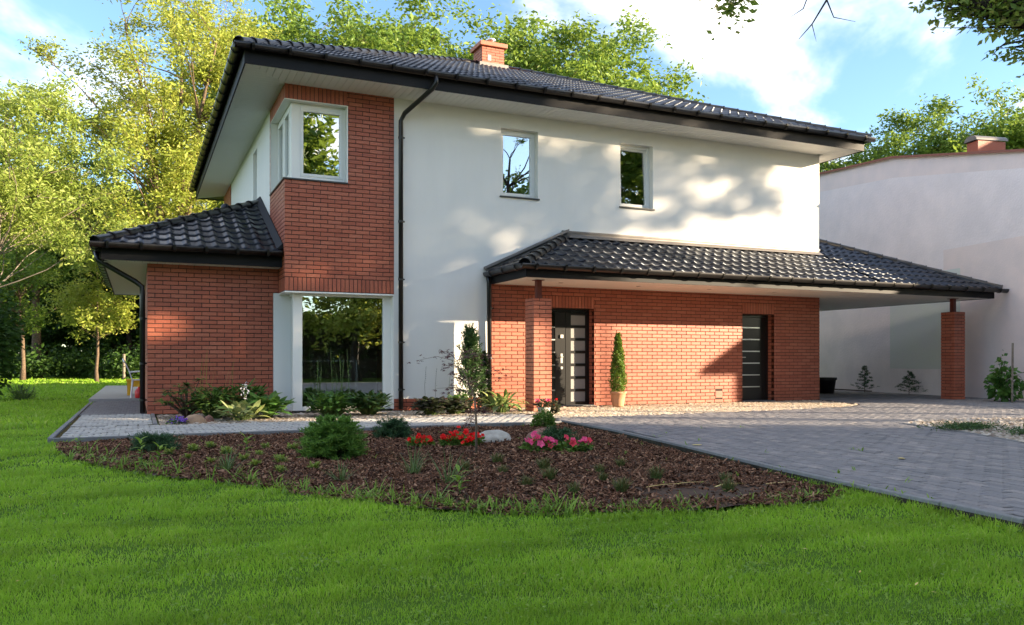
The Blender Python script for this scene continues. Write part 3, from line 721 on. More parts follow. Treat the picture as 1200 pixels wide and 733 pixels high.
def gutter(P0, P1, outn, parent, r=.08, ends=True):
    """half-round channel from P0 to P1 (top edge height at P0.z)"""
    P0, P1, n_ = Vector(P0), Vector(P1), Vector(outn)
    m_ = MB(); vs = []; N_ = 9
    for P in (P0, P1):
        for rr in (r, r - .006):
            for k in range(N_):
                an = math.pi * k / (N_ - 1); vs.append(P + n_ * (rr * math.cos(an)) - Vector((0, 0, 1)) * (rr * math.sin(an)) * 1.15)
    fs = []
    for k in range(N_ - 1):
        fs.append((k, k + 1, 2 * N_ + k + 1, 2 * N_ + k)); fs.append((N_ + k, 3 * N_ + k, 3 * N_ + k + 1, N_ + k + 1))
    for b in (0, N_ - 1): fs.append((b, b + 2 * N_, b + 3 * N_, b + N_))
    fs.append(tuple(range(N_))); fs.append(tuple(2 * N_ + k for k in range(N_)))
    g = m_.add(vs, fs).build('gutter', M['gutter'], parent)
    set_smooth(g.data)
    d = P1 - P0; L = d.length; d.normalize(); nn = int(L / .62)
    q = MB(); vs = []
    for x in (-.022, .022):
        for rr in (r + .011, r):
            for k in range(N_): an = math.pi * k / (N_ - 1); vs.append(d * x + n_ * (rr * math.cos(an)) - Vector((0, 0, 1)) * (rr * math.sin(an)) * 1.15)
    fs = []
    for k in range(N_ - 1):
        fs.append((k, k + 1, 2 * N_ + k + 1, 2 * N_ + k)); fs.append((k, k + 1, N_ + k + 1, N_ + k)); fs.append((2 * N_ + k, 2 * N_ + k + 1, 3 * N_ + k + 1, 3 * N_ + k))
    q.add(vs, fs); q.obox(n_ * .068 + Vector((0, 0, .006)), d * .02, n_ * .012, Vector((0, 0, .022)))
    me = q.mesh('gutter_bracket', M['gutter'])
    for k in range(nn + 1):
        o = bpy.data.objects.new('gutter_bracket', me); link(o, g, P0 + d * (L * (k + .5) / (nn + 1)))
    return g
def downpipe(path, parent=house, r=.045, clips=()):
    g = MB().tube(path, r, 12).build('downpipe', M['gutter'], parent, smooth=True)
    for z in clips:
        x, y = path[-1][0], path[-1][1]
        MB().lathe([(r + .008, -.02), (r + .008, .02)], (x, y, z), 12).box(x + r, x + r + .03, y - .012, y + .012, z - .012, z + .012).build('pipe_clip', M['gutter'], g)
    return g

# main roof ------------------------------------------------
PITCH = 0.427; CP = 1 / math.sqrt(1 + PITCH * PITCH)
EX0, EX1, EY0, EY1 = 1.52, 15.90, 14.40, 27.45
EZ = 6.235
def RZ(plan, z0): return z0 + PITCH * plan
hd = (EY1 - EY0) / 2; wd_ = EX1 - EX0
rz_ = RZ(hd, EZ); RX0, RX1, RYm = EX0 + hd, EX1 - hd, EY0 + hd
m_ = MB(); q = .012
m_.poly([(EX0, EY0, EZ - q), (EX1, EY0, EZ - q), (RX1, RYm, rz_ - q), (RX0, RYm, rz_ - q)]); m_.poly([(EX1, EY0, EZ - q), (EX1, EY1, EZ - q), (RX1, RYm, rz_ - q)])
m_.poly([(EX1, EY1, EZ - q), (EX0, EY1, EZ - q), (RX0, RYm, rz_ - q), (RX1, RYm, rz_ - q)]); m_.poly([(EX0, EY1, EZ - q), (EX0, EY0, EZ - q), (RX0, RYm, rz_ - q)])
main_roof = m_.build('main_roof', M['fascia'], house)
roof_face(main_roof, (EX0, EY0, EZ), (1, 0, 0), (0, 1, 0), wd_, hd, lambda t: t, lambda t: wd_ - t)
roof_face(main_roof, (EX0, EY1, EZ), (0, -1, 0), (1, 0, 0), 2 * hd, hd, lambda t: t, lambda t: 2 * hd - t)
roof_face(main_roof, (EX1, EY0, EZ), (0, 1, 0), (-1, 0, 0), 2 * hd, hd, lambda t: t, lambda t: 2 * hd - t)
roof_face(main_roof, (EX1, EY1, EZ), (-1, 0, 0), (0, -1, 0), wd_, hd, lambda t: t, lambda t: wd_ - t)
rh = .02
apx = ((RX0, RYm, rz_ + rh), (RX1, RYm, rz_ + rh))
ridge_line(main_roof, (EX0, EY0, EZ + rh), apx[0]); ridge_line(main_roof, (EX1, EY0, EZ + rh), apx[1]); ridge_line(main_roof, (EX0, EY1, EZ + rh), apx[0]); ridge_line(main_roof, (EX1, EY1, EZ + rh), apx[1]); ridge_line(main_roof, *apx)
# fascia boards, soffit and gutters
FX0, FX1, FY0, FY1 = 1.65, 15.76, 14.52, 27.3
m_ = MB()
m_.box(FX0, FX1, FY0 - .025, FY0, ZS - .01, EZ - .02); m_.box(FX0, FX1, FY1, FY1 + .025, ZS - .01, EZ - .02)
m_.box(FX0 - .025, FX0, FY0 - .025, FY1 + .025, ZS - .012, EZ - .021); m_.box(FX1, FX1 + .025, FY0 - .025, FY1 + .025, ZS - .012, EZ - .021)
m_.build('fascia', M['fascia'], house)
def soffit_boards(rects, z, name='soffit', parent=house, mat=None):
    """rects: (x0,x1,y0,y1,'x' or 'y' = direction the boards run, polygon clip function)"""
    mat = mat or M['soffit']
    m_ = MB()
    for (x0, x1, y0, y1, ax, lo, hi) in rects:
        s_ = x0 if ax == 'y' else y0; e_ = x1 if ax == 'y' else y1
        n = max(1, round((e_ - s_) / .125)); st = (e_ - s_) / n
        for k in range(n):
            a_, b_ = s_ + k * st + .003, s_ + (k + 1) * st - .003
            l1, l2, h1, h2 = lo(a_), lo(b_), hi(a_), hi(b_)
            if ax == 'y': P = [(a_, l1), (b_, l2), (b_, h2), (a_, h1)]
            else: P = [(l1, a_), (h1, a_), (h2, b_), (l2, b_)]
            m_.prism(P, z, z + .012)
    o = m_.build(name, mat, parent); 
    return o
dg = lambda v: v
front_lo = lambda x: FY0
soffit_boards([(FX0, FX1, FY0, YF, 'y', lambda x: FY0, lambda x: min(YF + .02, FY0 + min(x - FX0, FX1 - x))),
               (FX0, XL, FY0, FY1, 'x', lambda y: FX0, lambda y: min(XL + .02, FX0 + min(y - FY0, FY1 - y))),
               (XR, FX1, FY0, FY1, 'x', lambda y: max(XR - .02, FX1 - min(y - FY0, FY1 - y)), lambda y: FX1)], ZS)
MB().box(FX0 + .01, FX1 - .01, FY0 + .01, FY1 - .01, ZS + .014, ZS + .03).build('roof_base', M['sill'], house)
GZ = EZ + .015
gutter((EX0 - .07, EY0 - .01, GZ), (EX1 + .07, EY0 - .01, GZ), (0, -1, 0), house); gutter((EX0 - .01, EY0 - .02, GZ + .002), (EX0 - .01, EY1, GZ + .002), (-1, 0, 0), house)
gutter((EX1 + .01, EY0 - .02, GZ + .002), (EX1 + .01, EY1, GZ + .002), (1, 0, 0), house)
downpipe([(4.98, EY0 - .02, GZ - .06), (4.98, EY0 - .02, GZ - .2), (4.93, EY0 + .05, GZ - .3), (4.62, 15.16, 5.66), (4.56, 15.21, 5.52), (4.56, 15.21, .03)], clips=(5.2, 3.6, 2.5, 1.3, .4))
# chimney
ch = MB().box(8.46, 9.10, 20.65, 21.25, 8.5, 9.48).build('chimney', M['mortar'], house)
m_ = MB()
chP = [Pl((0, 20.65), (1, 0), (0, -1)), Pl((8.46, 0), (0, -1), (-1, 0)), Pl((9.10, 0), (0, 1), (1, 0))]
m_ = MB()
for zc in np.arange(8.55, 9.40, .077):
    for k in range(3):
        o_ = .13 * (round(zc / .077) % 2)
        for (pl, s0, s1) in ((chP[0], 8.46, 9.10), (chP[1], -21.25, -20.65), (chP[2], 20.65, 21.25)):
            a_ = max(s0, s0 - .13 + o_ + k * .261); b_ = min(s1, s0 - .13 + o_ + k * .261 + .25)
            if b_ - a_ > .03: pl.box(m_, a_, b_, -.05, .008, zc, zc + .065)
m_.build('brick_course', M['brick'], ch, kind='stuff')
m_ = MB().box(8.38, 9.18, 20.57, 21.33, 9.46, 9.58); bevel(m_.build('chimney_cap', M['brick'], ch), .015)
m_ = MB().lathe([(.12, 0), (.12, .14), (.14, .15), (.14, .2), (.05, .24)], (8.84, 20.95, 9.58), 18); m_.build('chimney_pot', M['steel'], ch, smooth=True)
m_ = MB().box(8.62, 8.72, 20.635, 20.645, 9.08, 9.24); m_.build('flue_hatch', M['frost'], ch)
m_ = MB().box(8.36, 9.2, 20.56, 20.64, 8.8, 9.0); m_.build('lead_apron', M['zinc'], ch)

# porch and carport roof ------------------------------------
PITCH = 0.46; CP = 1 / math.sqrt(1 + PITCH * PITCH)
PX0, PX1, PY0 = 6.36, 19.28, 13.50; PZ = 2.69; pd = YF - PY0
CYB = 20.6; cd_ = (CYB - PY0) / 2; cz = RZ(cd_, PZ)
m_ = MB(); zw = RZ(pd, PZ)
m_.poly([(PX0, PY0, PZ - q), (XR, PY0, PZ - q), (XR, YF, zw - q), (PX0 + pd, YF, zw - q)]); m_.poly([(PX0, YF, PZ - q), (PX0, PY0, PZ - q), (PX0 + pd, YF, zw - q)])
m_.poly([(XR, PY0, PZ - q), (PX1, PY0, PZ - q), (PX1 - cd_, PY0 + cd_, cz - q), (XR, PY0 + cd_, cz - q)]); m_.poly([(PX1, PY0, PZ - q), (PX1, CYB, PZ - q), (PX1 - cd_, PY0 + cd_, cz - q)])
m_.poly([(PX1, CYB, PZ - q), (XR, CYB, PZ - q), (XR, PY0 + cd_, cz - q), (PX1 - cd_, PY0 + cd_, cz - q)])
porch_roof = m_.build('porch_roof', M['fascia'], house)
roof_face(porch_roof, (PX0, PY0, PZ), (1, 0, 0), (0, 1, 0), XR - PX0, pd, lambda t: t, lambda t: XR - PX0)
roof_face(porch_roof, (XR, PY0, PZ), (1, 0, 0), (0, 1, 0), PX1 - XR, cd_, lambda t: 0, lambda t: PX1 - XR - t)
roof_face(porch_roof, (PX0, YF, PZ), (0, -1, 0), (1, 0, 0), pd, pd, lambda t: 0.0, lambda t: pd - t)
roof_face(porch_roof, (PX1, PY0, PZ), (0, 1, 0), (-1, 0, 0), CYB - PY0, cd_, lambda t: t, lambda t: CYB - PY0 - t)
roof_face(porch_roof, (PX1, CYB, PZ), (-1, 0, 0), (0, -1, 0), PX1 - XR, cd_, lambda t: t, lambda t: PX1 - XR)
ridge_line(porch_roof, (PX0, PY0, PZ + rh), (PX0 + pd, YF, zw + rh)); ridge_line(porch_roof, (PX1, PY0, PZ + rh), (PX1 - cd_, PY0 + cd_, cz + rh))
ridge_line(porch_roof, (PX1, CYB, PZ + rh), (PX1 - cd_, PY0 + cd_, cz + rh)); ridge_line(porch_roof, (PX1 - cd_, PY0 + cd_, cz + rh), (XR + .02, PY0 + cd_, cz + rh))
m_ = MB()
zf = zw + .02; m_.add([(PX0 + pd - .1, YF - .15, zf - .025), (XR + .01, YF - .15, zf - .025), (XR + .01, YF - .006, zf + .06), (PX0 + pd - .1, YF - .006, zf + .06), (PX0 + pd - .1, YF - .006, zf + .13), (XR + .01, YF - .006, zf + .13)], [(0, 1, 2, 3), (3, 2, 5, 4)])
m_.box(PX0 + pd - .1, XR + .01, YF - .022, YF - .003, zf + .1, zf + .135)
m_.add([(PX0 - .06, YF - .14, PZ + .03), (PX0 + pd, YF - .14, zf + .02), (PX0 + pd, YF - .006, zf + .13), (PX0 - .06, YF - .006, PZ + .13)], [(0, 1, 2, 3)])
m_.add([(PX0 - .06, YF - .16, PZ + .09), (PX0 + pd, YF - .16, zf + .1), (PX0 + pd, YF - .005, zf + .1), (PX0 - .06, YF - .005, PZ + .09), (PX0 - .06, YF - .16, PZ + .14), (PX0 + pd, YF - .16, zf + .15), (PX0 + pd, YF - .005, zf + .15), (PX0 - .06, YF - .005, PZ + .14)],
       [(0, 1, 5, 4), (4, 5, 6, 7), (0, 4, 7, 3), (1, 2, 6, 5)])
m_.build('wall_flashing', M['zinc'], porch_roof)
px0, px1, py0 = 6.47, 19.16, 13.64
m_ = MB(); m_.box(px0, px1, py0 - .025, py0, ZP - .012, PZ - .015); m_.box(px0 - .025, px0, py0 - .025, YF - .005, ZP - .01, PZ - .016); m_.box(px1, px1 + .025, py0 - .025, CYB - .1, ZP - .01, PZ - .016)
m_.build('fascia', M['fascia'], house)
soffit_boards([(px0, px1, py0, YF, 'y', lambda x: py0, lambda x: YF + .01), (XR + .01, px1, YF + .01, CYB - .12, 'y', lambda x: YF + .012, lambda x: CYB - .12)], ZP)
MB().box(px0 + .01, px1 - .01, py0 + .01, YF, ZP + .014, ZP + .03).box(XR + .02, px1 - .01, YF + .001, CYB - .13, ZP + .014, ZP + .03).build('roof_base', M['sill'], house)
GZ2 = PZ + .015
gutter((PX0 - .08, PY0 - .01, GZ2), (PX1 + .18, PY0 - .01, GZ2), (0, -1, 0), house); gutter((PX0 - .01, PY0 - .02, GZ2 + .002), (PX0 - .01, YF - .03, GZ2 + .002), (-1, 0, 0), house)
downpipe([(PX0 - .01, YF - .1, GZ2 - .05), (PX0 + .02, YF - .09, GZ2 - .2), (PX0 + .045, YF - .07, .03)], clips=(2.0, 1.0))
spot = MB().lathe([(.045, 0), (.045, .01), (.03, .012)], (0, 0, 0), 14).mesh('soffit_spot', M['steel'])
for xx in (7.6, 9.4, 11.2, 13.0, 16.6):
    o = bpy.data.objects.new('soffit_spot', spot); link(o, house, (xx, 14.45, ZP - .011))

# wing roof --------------------------------------------------
VX0, VY0, VYB = -0.66, 15.40, 23.95; VZ = 2.92; vd = XL - VX0; vz = RZ(vd, VZ)
m_ = MB()
m_.poly([(VX0, VY0, VZ - q), (XL, VY0, VZ - q), (XL, VY0 + vd, vz - q)]); m_.poly([(VX0, VYB, VZ - q), (VX0, VY0, VZ - q), (XL, VY0 + vd, vz - q), (XL, VYB - vd, vz - q)]); m_.poly([(XL, VYB, VZ - q), (VX0, VYB, VZ - q), (XL, VYB - vd, vz - q)])
wing_roof = m_.build('wing_roof', M['fascia'], house)
roof_face(wing_roof, (VX0, VY0, VZ), (1, 0, 0), (0, 1, 0), vd, vd, lambda t: t, lambda t: vd - .03)
roof_face(wing_roof, (VX0, VYB, VZ), (0, -1, 0), (1, 0, 0), VYB - VY0, vd, lambda t: t, lambda t: VYB - VY0 - t)
roof_face(wing_roof, (XL, VYB, VZ), (-1, 0, 0), (0, -1, 0), vd, vd, lambda t: 0, lambda t: vd - t)
ridge_line(wing_roof, (VX0, VY0, VZ + rh), (XL - .05, VY0 + vd - .05, vz + rh - .02)); ridge_line(wing_roof, (VX0, VYB, VZ + rh), (XL - .05, VYB - vd + .05, vz + rh - .02))
m_ = MB(); m_.add([(XL - .12, VY0 + .02, VZ + .06), (XL - .004, VY0 + .02, VZ + .06), (XL - .004, VY0 + vd, vz + .06), (XL - .12, VY0 + vd, vz + .06), (XL - .02, VY0 + .02, VZ + .16), (XL - .02, VY0 + vd, vz + .16), (XL - .004, VY0 + .02, VZ + .16), (XL - .004, VY0 + vd, vz + .16)],
                  [(0, 1, 2, 3), (0, 3, 5, 4), (4, 5, 7, 6), (0, 4, 6, 1)]); m_.build('wall_flashing', M['fascia'], wing_roof)
m_ = MB().lathe([(.10, 0), (.10, .06), (.085, .12), (.05, .16), (.015, .175)], (1.62, 17.75, RZ(2.35, VZ) - .02), 14); m_.build('vent_tile', M['tile'], wing_roof, smooth=True)
vx0, vy0, vyb = -.55, 15.58, 23.85
m_ = MB(); m_.box(vx0, XL - .003, vy0 - .025, vy0, ZW - .012, VZ - .015); m_.box(vx0 - .025, vx0, vy0 - .025, vyb, ZW - .01, VZ - .016); m_.box(vx0, XL, vyb - .025, vyb, ZW - .012, VZ - .015); m_.build('fascia', M['fascia'], house)
soffit_boards([(vx0, XL, vy0, WY, 'y', lambda x: vy0, lambda x: min(WY + .02, vy0 + (x - vx0) * 10 + .02)), (vx0, WX, WY + .02, vyb - .03, 'x', lambda y: vx0, lambda y: WX + .02)], ZW)
MB().box(vx0 + .01, XL - .01, vy0 + .01, vyb - .04, ZW + .014, ZW + .03).build('roof_base', M['sill'], house)
GZ3 = VZ + .015
gutter((VX0 - .07, VY0 - .01, GZ3), (XL - .02, VY0 - .01, GZ3), (0, -1, 0), house); gutter((VX0 - .01, VY0 - .02, GZ3 + .002), (VX0 - .01, VYB, GZ3 + .002), (-1, 0, 0), house)
downpipe([(VX0 - .01, 16.15, GZ3 - .05), (VX0 + .01, 16.15, GZ3 - .22), (-.05, 16.12, 2.36), (.06, 16.11, 2.27), (.07, 16.11, 2.1), (.07, 16.11, .02)], clips=(1.7, .9, .25))

# tiles: the 300 that show largest are parts, the rest one mesh
TILES.sort(key=lambda t: -t[0])
tm = np_mesh('roof_tile', TV, TF, True, M['tile'])
tv, tf, nb = [], [], 0
for rank, (s_, part, P, A, V, cl) in enumerate(TILES):
    if rank < 300:
        me = np_mesh('roof_tile', V, TF, True, M['tile']) if cl else tm; P = P + Vector((0, 0, R.uniform(-.001, .003)))
        o = bpy.data.objects.new('roof_tile', me); link(o, part, P); o.rotation_euler = Matrix(A.tolist()).transposed().to_euler()
    else:
        tv.append(np.array(P) + V @ A); tf.append(TF + nb); nb += len(V)
np_obj('roof_tile', np.concatenate(tv), np.concatenate(tf), M['tile'], house, 'stuff', True)

# ================================================================== GROUND
def G(lat, dep): return (lat * CC + dep * CS, -lat * CS + dep * CC)
def ground_z(P):
    return -0.075 + 0.012 * np.sin(P[:, 0] * 1.3 + 1.1) * np.cos(P[:, 1] * 0.9)
def grid_sheet(name, x0, x1, y0, y1, n, mat, kind='structure', fz=None, clip=None):
    xs = np.linspace(x0, x1, n[0]); ys = np.linspace(y0, y1, n[1]); X, Y = np.meshgrid(xs, ys)
    P = np.stack([X.ravel(), Y.ravel(), np.zeros(X.size)], 1); P[:, 2] = fz(P)
    i = np.arange((n[1] - 1) * n[0]).reshape(n[1] - 1, n[0])[:, :-1].ravel()
    F = np.stack([i, i + 1, i + 1 + n[0], i + n[0]], 1)
    if clip is not None:
        c = P[F].mean(1); F = F[clip(c)]
    return np_obj(name, P, F, mat, None, kind, True)
DRV_E = [(6.1, 11.62), (5.89, 9.64), (5.50, 7.52), (5.12, 5.72), (4.95, 4.63), (4.84, 3.82), (4.75, 3.19), (4.58, 1.5), (4.2, -2.0), (3.9, -5.0)]
drive_poly = DRV_E + [(24, -5), (22.5, 4), (19.6, 12.5), (20.9, 20.6), (15.3, 20.6), (15.2, 15.3), (14.4, 13.4), (13.6, 12.85), (11.0, 12.45), (8.5, 12.3), (6.5, 12.3), (6.1, 11.95)]
island_poly = [(10.5, 8.9), (10.2, 8.0), (9.9, 7.3), (9.3, 6.2), (8.9, 5.2), (8.7, 3.5), (14.6, 3.5), (14.8, 8.6), (12.5, 9.1), (11.3, 9.15)]
bed_poly = [(-0.91, 11.42), (-0.80, 10.3), (-0.62, 9.5), (-0.23, 8.47), (0.25, 7.64), (0.86, 6.84), (1.34, 5.95), (1.77, 5.31), (2.23, 4.93), (2.74, 4.70), (3.58, 4.45), (4.35, 4.39), (4.86, 4.63), (5.04, 5.72), (5.42, 7.52), (5.81, 9.64), (6.02, 11.42)]
path_a = [(-0.95, 11.47), (6.05, 11.47), (6.1, 12.3), (6.4, 13.35), (0.26, 13.35), (0.26, 13.4), (-0.95, 13.4)]
path_b = [(-0.95, 13.4), (0.26, 13.4), (0.26, 16.3), (0.13, 16.3), (-0.95, 16.3)]
path_c = [(-0.95, 16.3), (0.14, 16.3), (0.14, 21.6), (-0.95, 21.6)]
terrace = [(-1.05, 21.6), (0.16, 21.6), (0.16, 23.3), (2.4, 23.3), (2.4, 33), (-1.05, 33)]
gravel_a = [(0.30, 13.37), (6.42, 13.37), (6.44, 15.3), (2.5, 15.5), (2.5, 16.0), (0.30, 16.0)]
pebble_a = [(6.42, 12.32), (8.5, 12.32), (11.0, 12.47), (13.6, 12.87), (14.4, 13.4), (15.1, 15.29), (6.46, 15.29)]
soil_strip = [(19.55, 12.5), (19.9, 12.5), (21.75, 21), (21.35, 21), (20.9, 20.6)]
ground = grid_sheet('lawn', -150, 250, -120, 280, (60, 60), M['lawnsoil'], fz=lambda P: np.full(len(P), -0.065))
def bed_z(P): return -0.045 + 0.015 * np.sin(P[:, 0] * 2.1) * np.sin(P[:, 1] * 1.7 + .6) + 0.008 * np.sin(P[:, 0] * 9 + P[:, 1] * 7)
bed = grid_sheet('planting_bed', -1.2, 6.3, 4.2, 11.5, (150, 150), M['soil'], fz=bed_z, clip=lambda c: inpoly(c, bed_poly))
def sheet(name, poly, z, mat, thick=0.08):
    o = MB().prism(poly, z - thick, z).build(name, mat, kind='structure'); return o
path = sheet('path', path_a, -0.016, M['settjoint']); path2 = sheet('path', path_b, -0.017, M['settjoint']); path3 = sheet('path', path_c, -0.018, M['joint'])
drive = sheet('driveway', drive_poly, -0.012, M['joint'])
terr = sheet('terrace', terrace, 0.055, M['terrace'], 0.16)
gsheet = sheet('gravel_strip', gravel_a, -0.02, M['pebblebase']); psheet = sheet('pebble_apron', pebble_a, -0.016, M['pebblebase'])
isheet = sheet('gravel_island', island_poly, 0.004, M['pebblebase'], 0.03); ssheet = sheet('soil_strip', soil_strip, 0.03, M['soil'])

# --- pavers and setts
def paving(parent, poly, e, ln, wd, mat, name, hgt=.05, jit=.0025, gap=.004, holes=(), bond=True, bev=.005, nmax=300, stuffname=None, rot=0.0):
    e = np.array(e) / np.hypot(*e); g = np.array((-e[1], e[0])); P = np.array(poly)
    ue, ug = P @ e, P @ g; recs = []
    for r in range(int(math.floor(ug.min() / wd)), int(math.ceil(ug.max() / wd))):
        off = (r % 2) * ln * .5 if bond else 0; off += 0 if bond else 0
        ks = np.arange(math.floor(ue.min() / ln) - 1, math.ceil(ue.max() / ln) + 1)
        C = np.outer(ks * ln + off + ln / 2, e) + g * (r * wd + wd / 2)
        recs.append(C)
    C = np.concatenate(recs)
    ok = inpoly(C, poly)
    for q in (e * ln * .5, -e * ln * .5, g * wd * .5, -g * wd * .5): ok &= inpoly(C + q * .93, poly)
    for h in holes: ok &= ~inpoly(C, h)
    C = C[ok]
    dep = cam_dep(C); lat = cam_lat(C)
    vis = np.array([in_frame((c[0], c[1], 0)) for c in C])
    order_ = np.argsort(np.where(vis, dep, 1e3 + dep))
    C = C[order_]
    rz = math.atan2(e[1], e[0])
    def block(l, w_):
        hx, hy = l / 2 - gap / 2, w_ / 2 - gap / 2; b = bev
        V = []
        for (x, y, z) in ((hx - b, hy - b, 0), (hx, hy, -b * .7), (hx, hy, -hgt)): V += [(-x, -y, z), (x, -y, z), (x, y, z), (-x, y, z)]
        F = [(0, 1, 2, 3)] + [(i + 4 * j, (i + 1) % 4 + 4 * j, (i + 1) % 4 + 4 * j + 4, i + 4 * j + 4)[::-1] for j in (0, 1) for i in range(4)]
        F = [(0, 1, 2, 3)] + [(i + 4 * j + 4, (i + 1) % 4 + 4 * j + 4, (i + 1) % 4 + 4 * j, i + 4 * j) for j in (0, 1) for i in range(4)]
        return np.array(V), np.array(F)
    V, F = block(ln, wd); me = np_mesh(name, V, F, False, mat)
    n1 = min(nmax, len(C))
    for k in range(n1):
        o = bpy.data.objects.new(name, me); link(o, parent, (C[k][0], C[k][1], R.uniform(-jit, jit)))
        o.rotation_euler = (R.uniform(-.006, .006) * (jit > .002), R.uniform(-.006, .006), rz + R.gauss(0, rot))
    if len(C) > n1:
        D = C[n1:]; m_ = len(D); an = rz + NR.normal(0, rot, m_); cs, sn = np.cos(an)[:, None], np.sin(an)[:, None]
        X = D[:, :1] + V[:, 0] * cs - V[:, 1] * sn; Y = D[:, 1:2] + V[:, 0] * sn + V[:, 1] * cs
        Z = V[:, 2] + NR.uniform(-jit, jit, (m_, 1)) + V[:, 0] * NR.normal(0, .008, (m_, 1)) + V[:, 1] * NR.normal(0, .01, (m_, 1))
        W = np.stack([X, Y, Z], 2).reshape(-1, 3); FF = (F[None] + (np.arange(m_) * len(V))[:, None, None]).reshape(-1, 4)
        np_obj(stuffname or name, W, FF, mat, parent, 'stuff')
ED = (DRV_E[6][0] - DRV_E[1][0], DRV_E[6][1] - DRV_E[1][1])
edge_in = [(x + .09, y) for x, y in DRV_E]
paving(drive, edge_in + drive_poly[len(DRV_E):], ED, .20, .10, M['paver'], 'paver', holes=[island_poly], jit=.003, gap=.011, bev=.006)
paving(path, path_a, (1, 0), .150, .125, M['sett'], 'sett', bond=True, gap=.021, jit=.004, bev=.010, rot=.03, nmax=300)
paving(path2, path_b, (1, 0), .14, .125, M['sett'], 'sett', gap=.023, jit=.004, bev=.010, rot=.05, nmax=200)
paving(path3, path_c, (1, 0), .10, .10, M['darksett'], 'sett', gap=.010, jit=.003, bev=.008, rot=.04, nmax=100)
def kerb_run(parent, pts, wd_, zt, zb, seg=1.0, name='kerb_stone', mat=None):
    mat = mat or M['kerb']
    P = [Vector((x, y, 0)) for x, y in pts]; acc = []
    for a, b in zip(P[:-1], P[1:]):
        L = (b - a).length; n = max(1, round(L / seg)); d = (b - a) / n; dn = d.normalized(); g = Vector((-dn.y, dn.x, 0))
        for k in range(n):
            c = a + d * (k + .5) + Vector((0, 0, (zt + zb) / 2 + R.uniform(-.002, .002)))
            o = bevel(MB().obox((0, 0, 0), dn * (d.length - .006), g * wd_, Vector((0, 0, zt - zb))).build(name, mat), .008, 2)
            o.parent = parent; o.location = c - WL[parent.name]
kerb_run(path, [(-.98, 11.44), (6.02, 11.44)], .06, .012, -.13)
kerb_run(path2, [(-.98, 11.50), (-.98, 16.3)], .06, .012, -.12); kerb_run(path3, [(-.98, 16.3), (-.98, 21.55)], .06, .012, -.12)
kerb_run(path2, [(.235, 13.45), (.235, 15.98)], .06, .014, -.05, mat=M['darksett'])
kerb_run(drive, [(x + .03, y) for x, y in DRV_E[:9]], .055, .016, -.13, .98)
kerb_run(drive, [(10.5, 8.9), (10.2, 8.0), (9.9, 7.3), (9.3, 6.2), (8.9, 5.2), (8.7, 3.5)], .05, .012, -.05, .9)

# --- stones and chips
def scatter_poly(poly, n, rng=NR):
    P = np.array(poly); lo, hi = P.min(0), P.max(0); out = []
    while sum(len(o) for o in out) < n:
        Q = rng.uniform(lo, hi, (n, 2)); out.append(Q[inpoly(Q, poly)])
    return np.concatenate(out)[:n]
OCT_V = np.array([(1, 0, 0), (0.3, .9, 0.1), (-.8, .55, -.05), (-.75, -.6, .05), (.35, -.9, 0), (0.1, 0, .75)])
OCT_F = np.array([(0, 1, 5), (1, 2, 5), (2, 3, 5), (3, 4, 5), (4, 0, 5)])
def stones(name, poly, n, size, mat, z=0.0, flat=.6, sink=.2, holes=()):
    C = scatter_poly(poly, n)
    for h in holes: C = C[~inpoly(C, h)]
    n = len(C); s = size * NR.lognormal(0, .35, n); an = NR.uniform(0, 6.28, n); asp = NR.uniform(.65, 1, n)
    V = OCT_V[None] * (1 + NR.normal(0, .16, (n, 6, 1)))
    x = V[..., 0] * s[:, None]; y = V[..., 1] * (s * asp)[:, None]; zz = V[..., 2] * (s * flat)[:, None] + (s * flat * (.5 - sink))[:, None] + z
    c_, s_ = np.cos(an)[:, None], np.sin(an)[:, None]
    W = np.stack([C[:, :1] + x * c_ - y * s_, C[:, 1:2] + x * s_ + y * c_, zz], 2).reshape(-1, 3)
    F = (OCT_F[None] + (np.arange(n) * 6)[:, None, None]).reshape(-1, 3)
    return np_obj(name, W, F, mat, None, 'stuff', True)
stones('gravel', gravel_a, 11000, .017, M['gravel'], -.02)
stones('pebbles', pebble_a, 17000, .020, M['pebble'], -.016, .5, .3)
stones('gravel', island_poly, 11000, .028, M['gravel'], .004)
CHV = np.array([(-1, -.8, 0), (1, -1, 0), (.85, 1, 0), (-.9, .9, 0), (-.85, .1, 1), (.9, -.05, .8)])
CHF3 = np.array([(0, 4, 3), (1, 2, 5)]); CHF4 = np.array([(0, 1, 5, 4), (2, 3, 4, 5)])
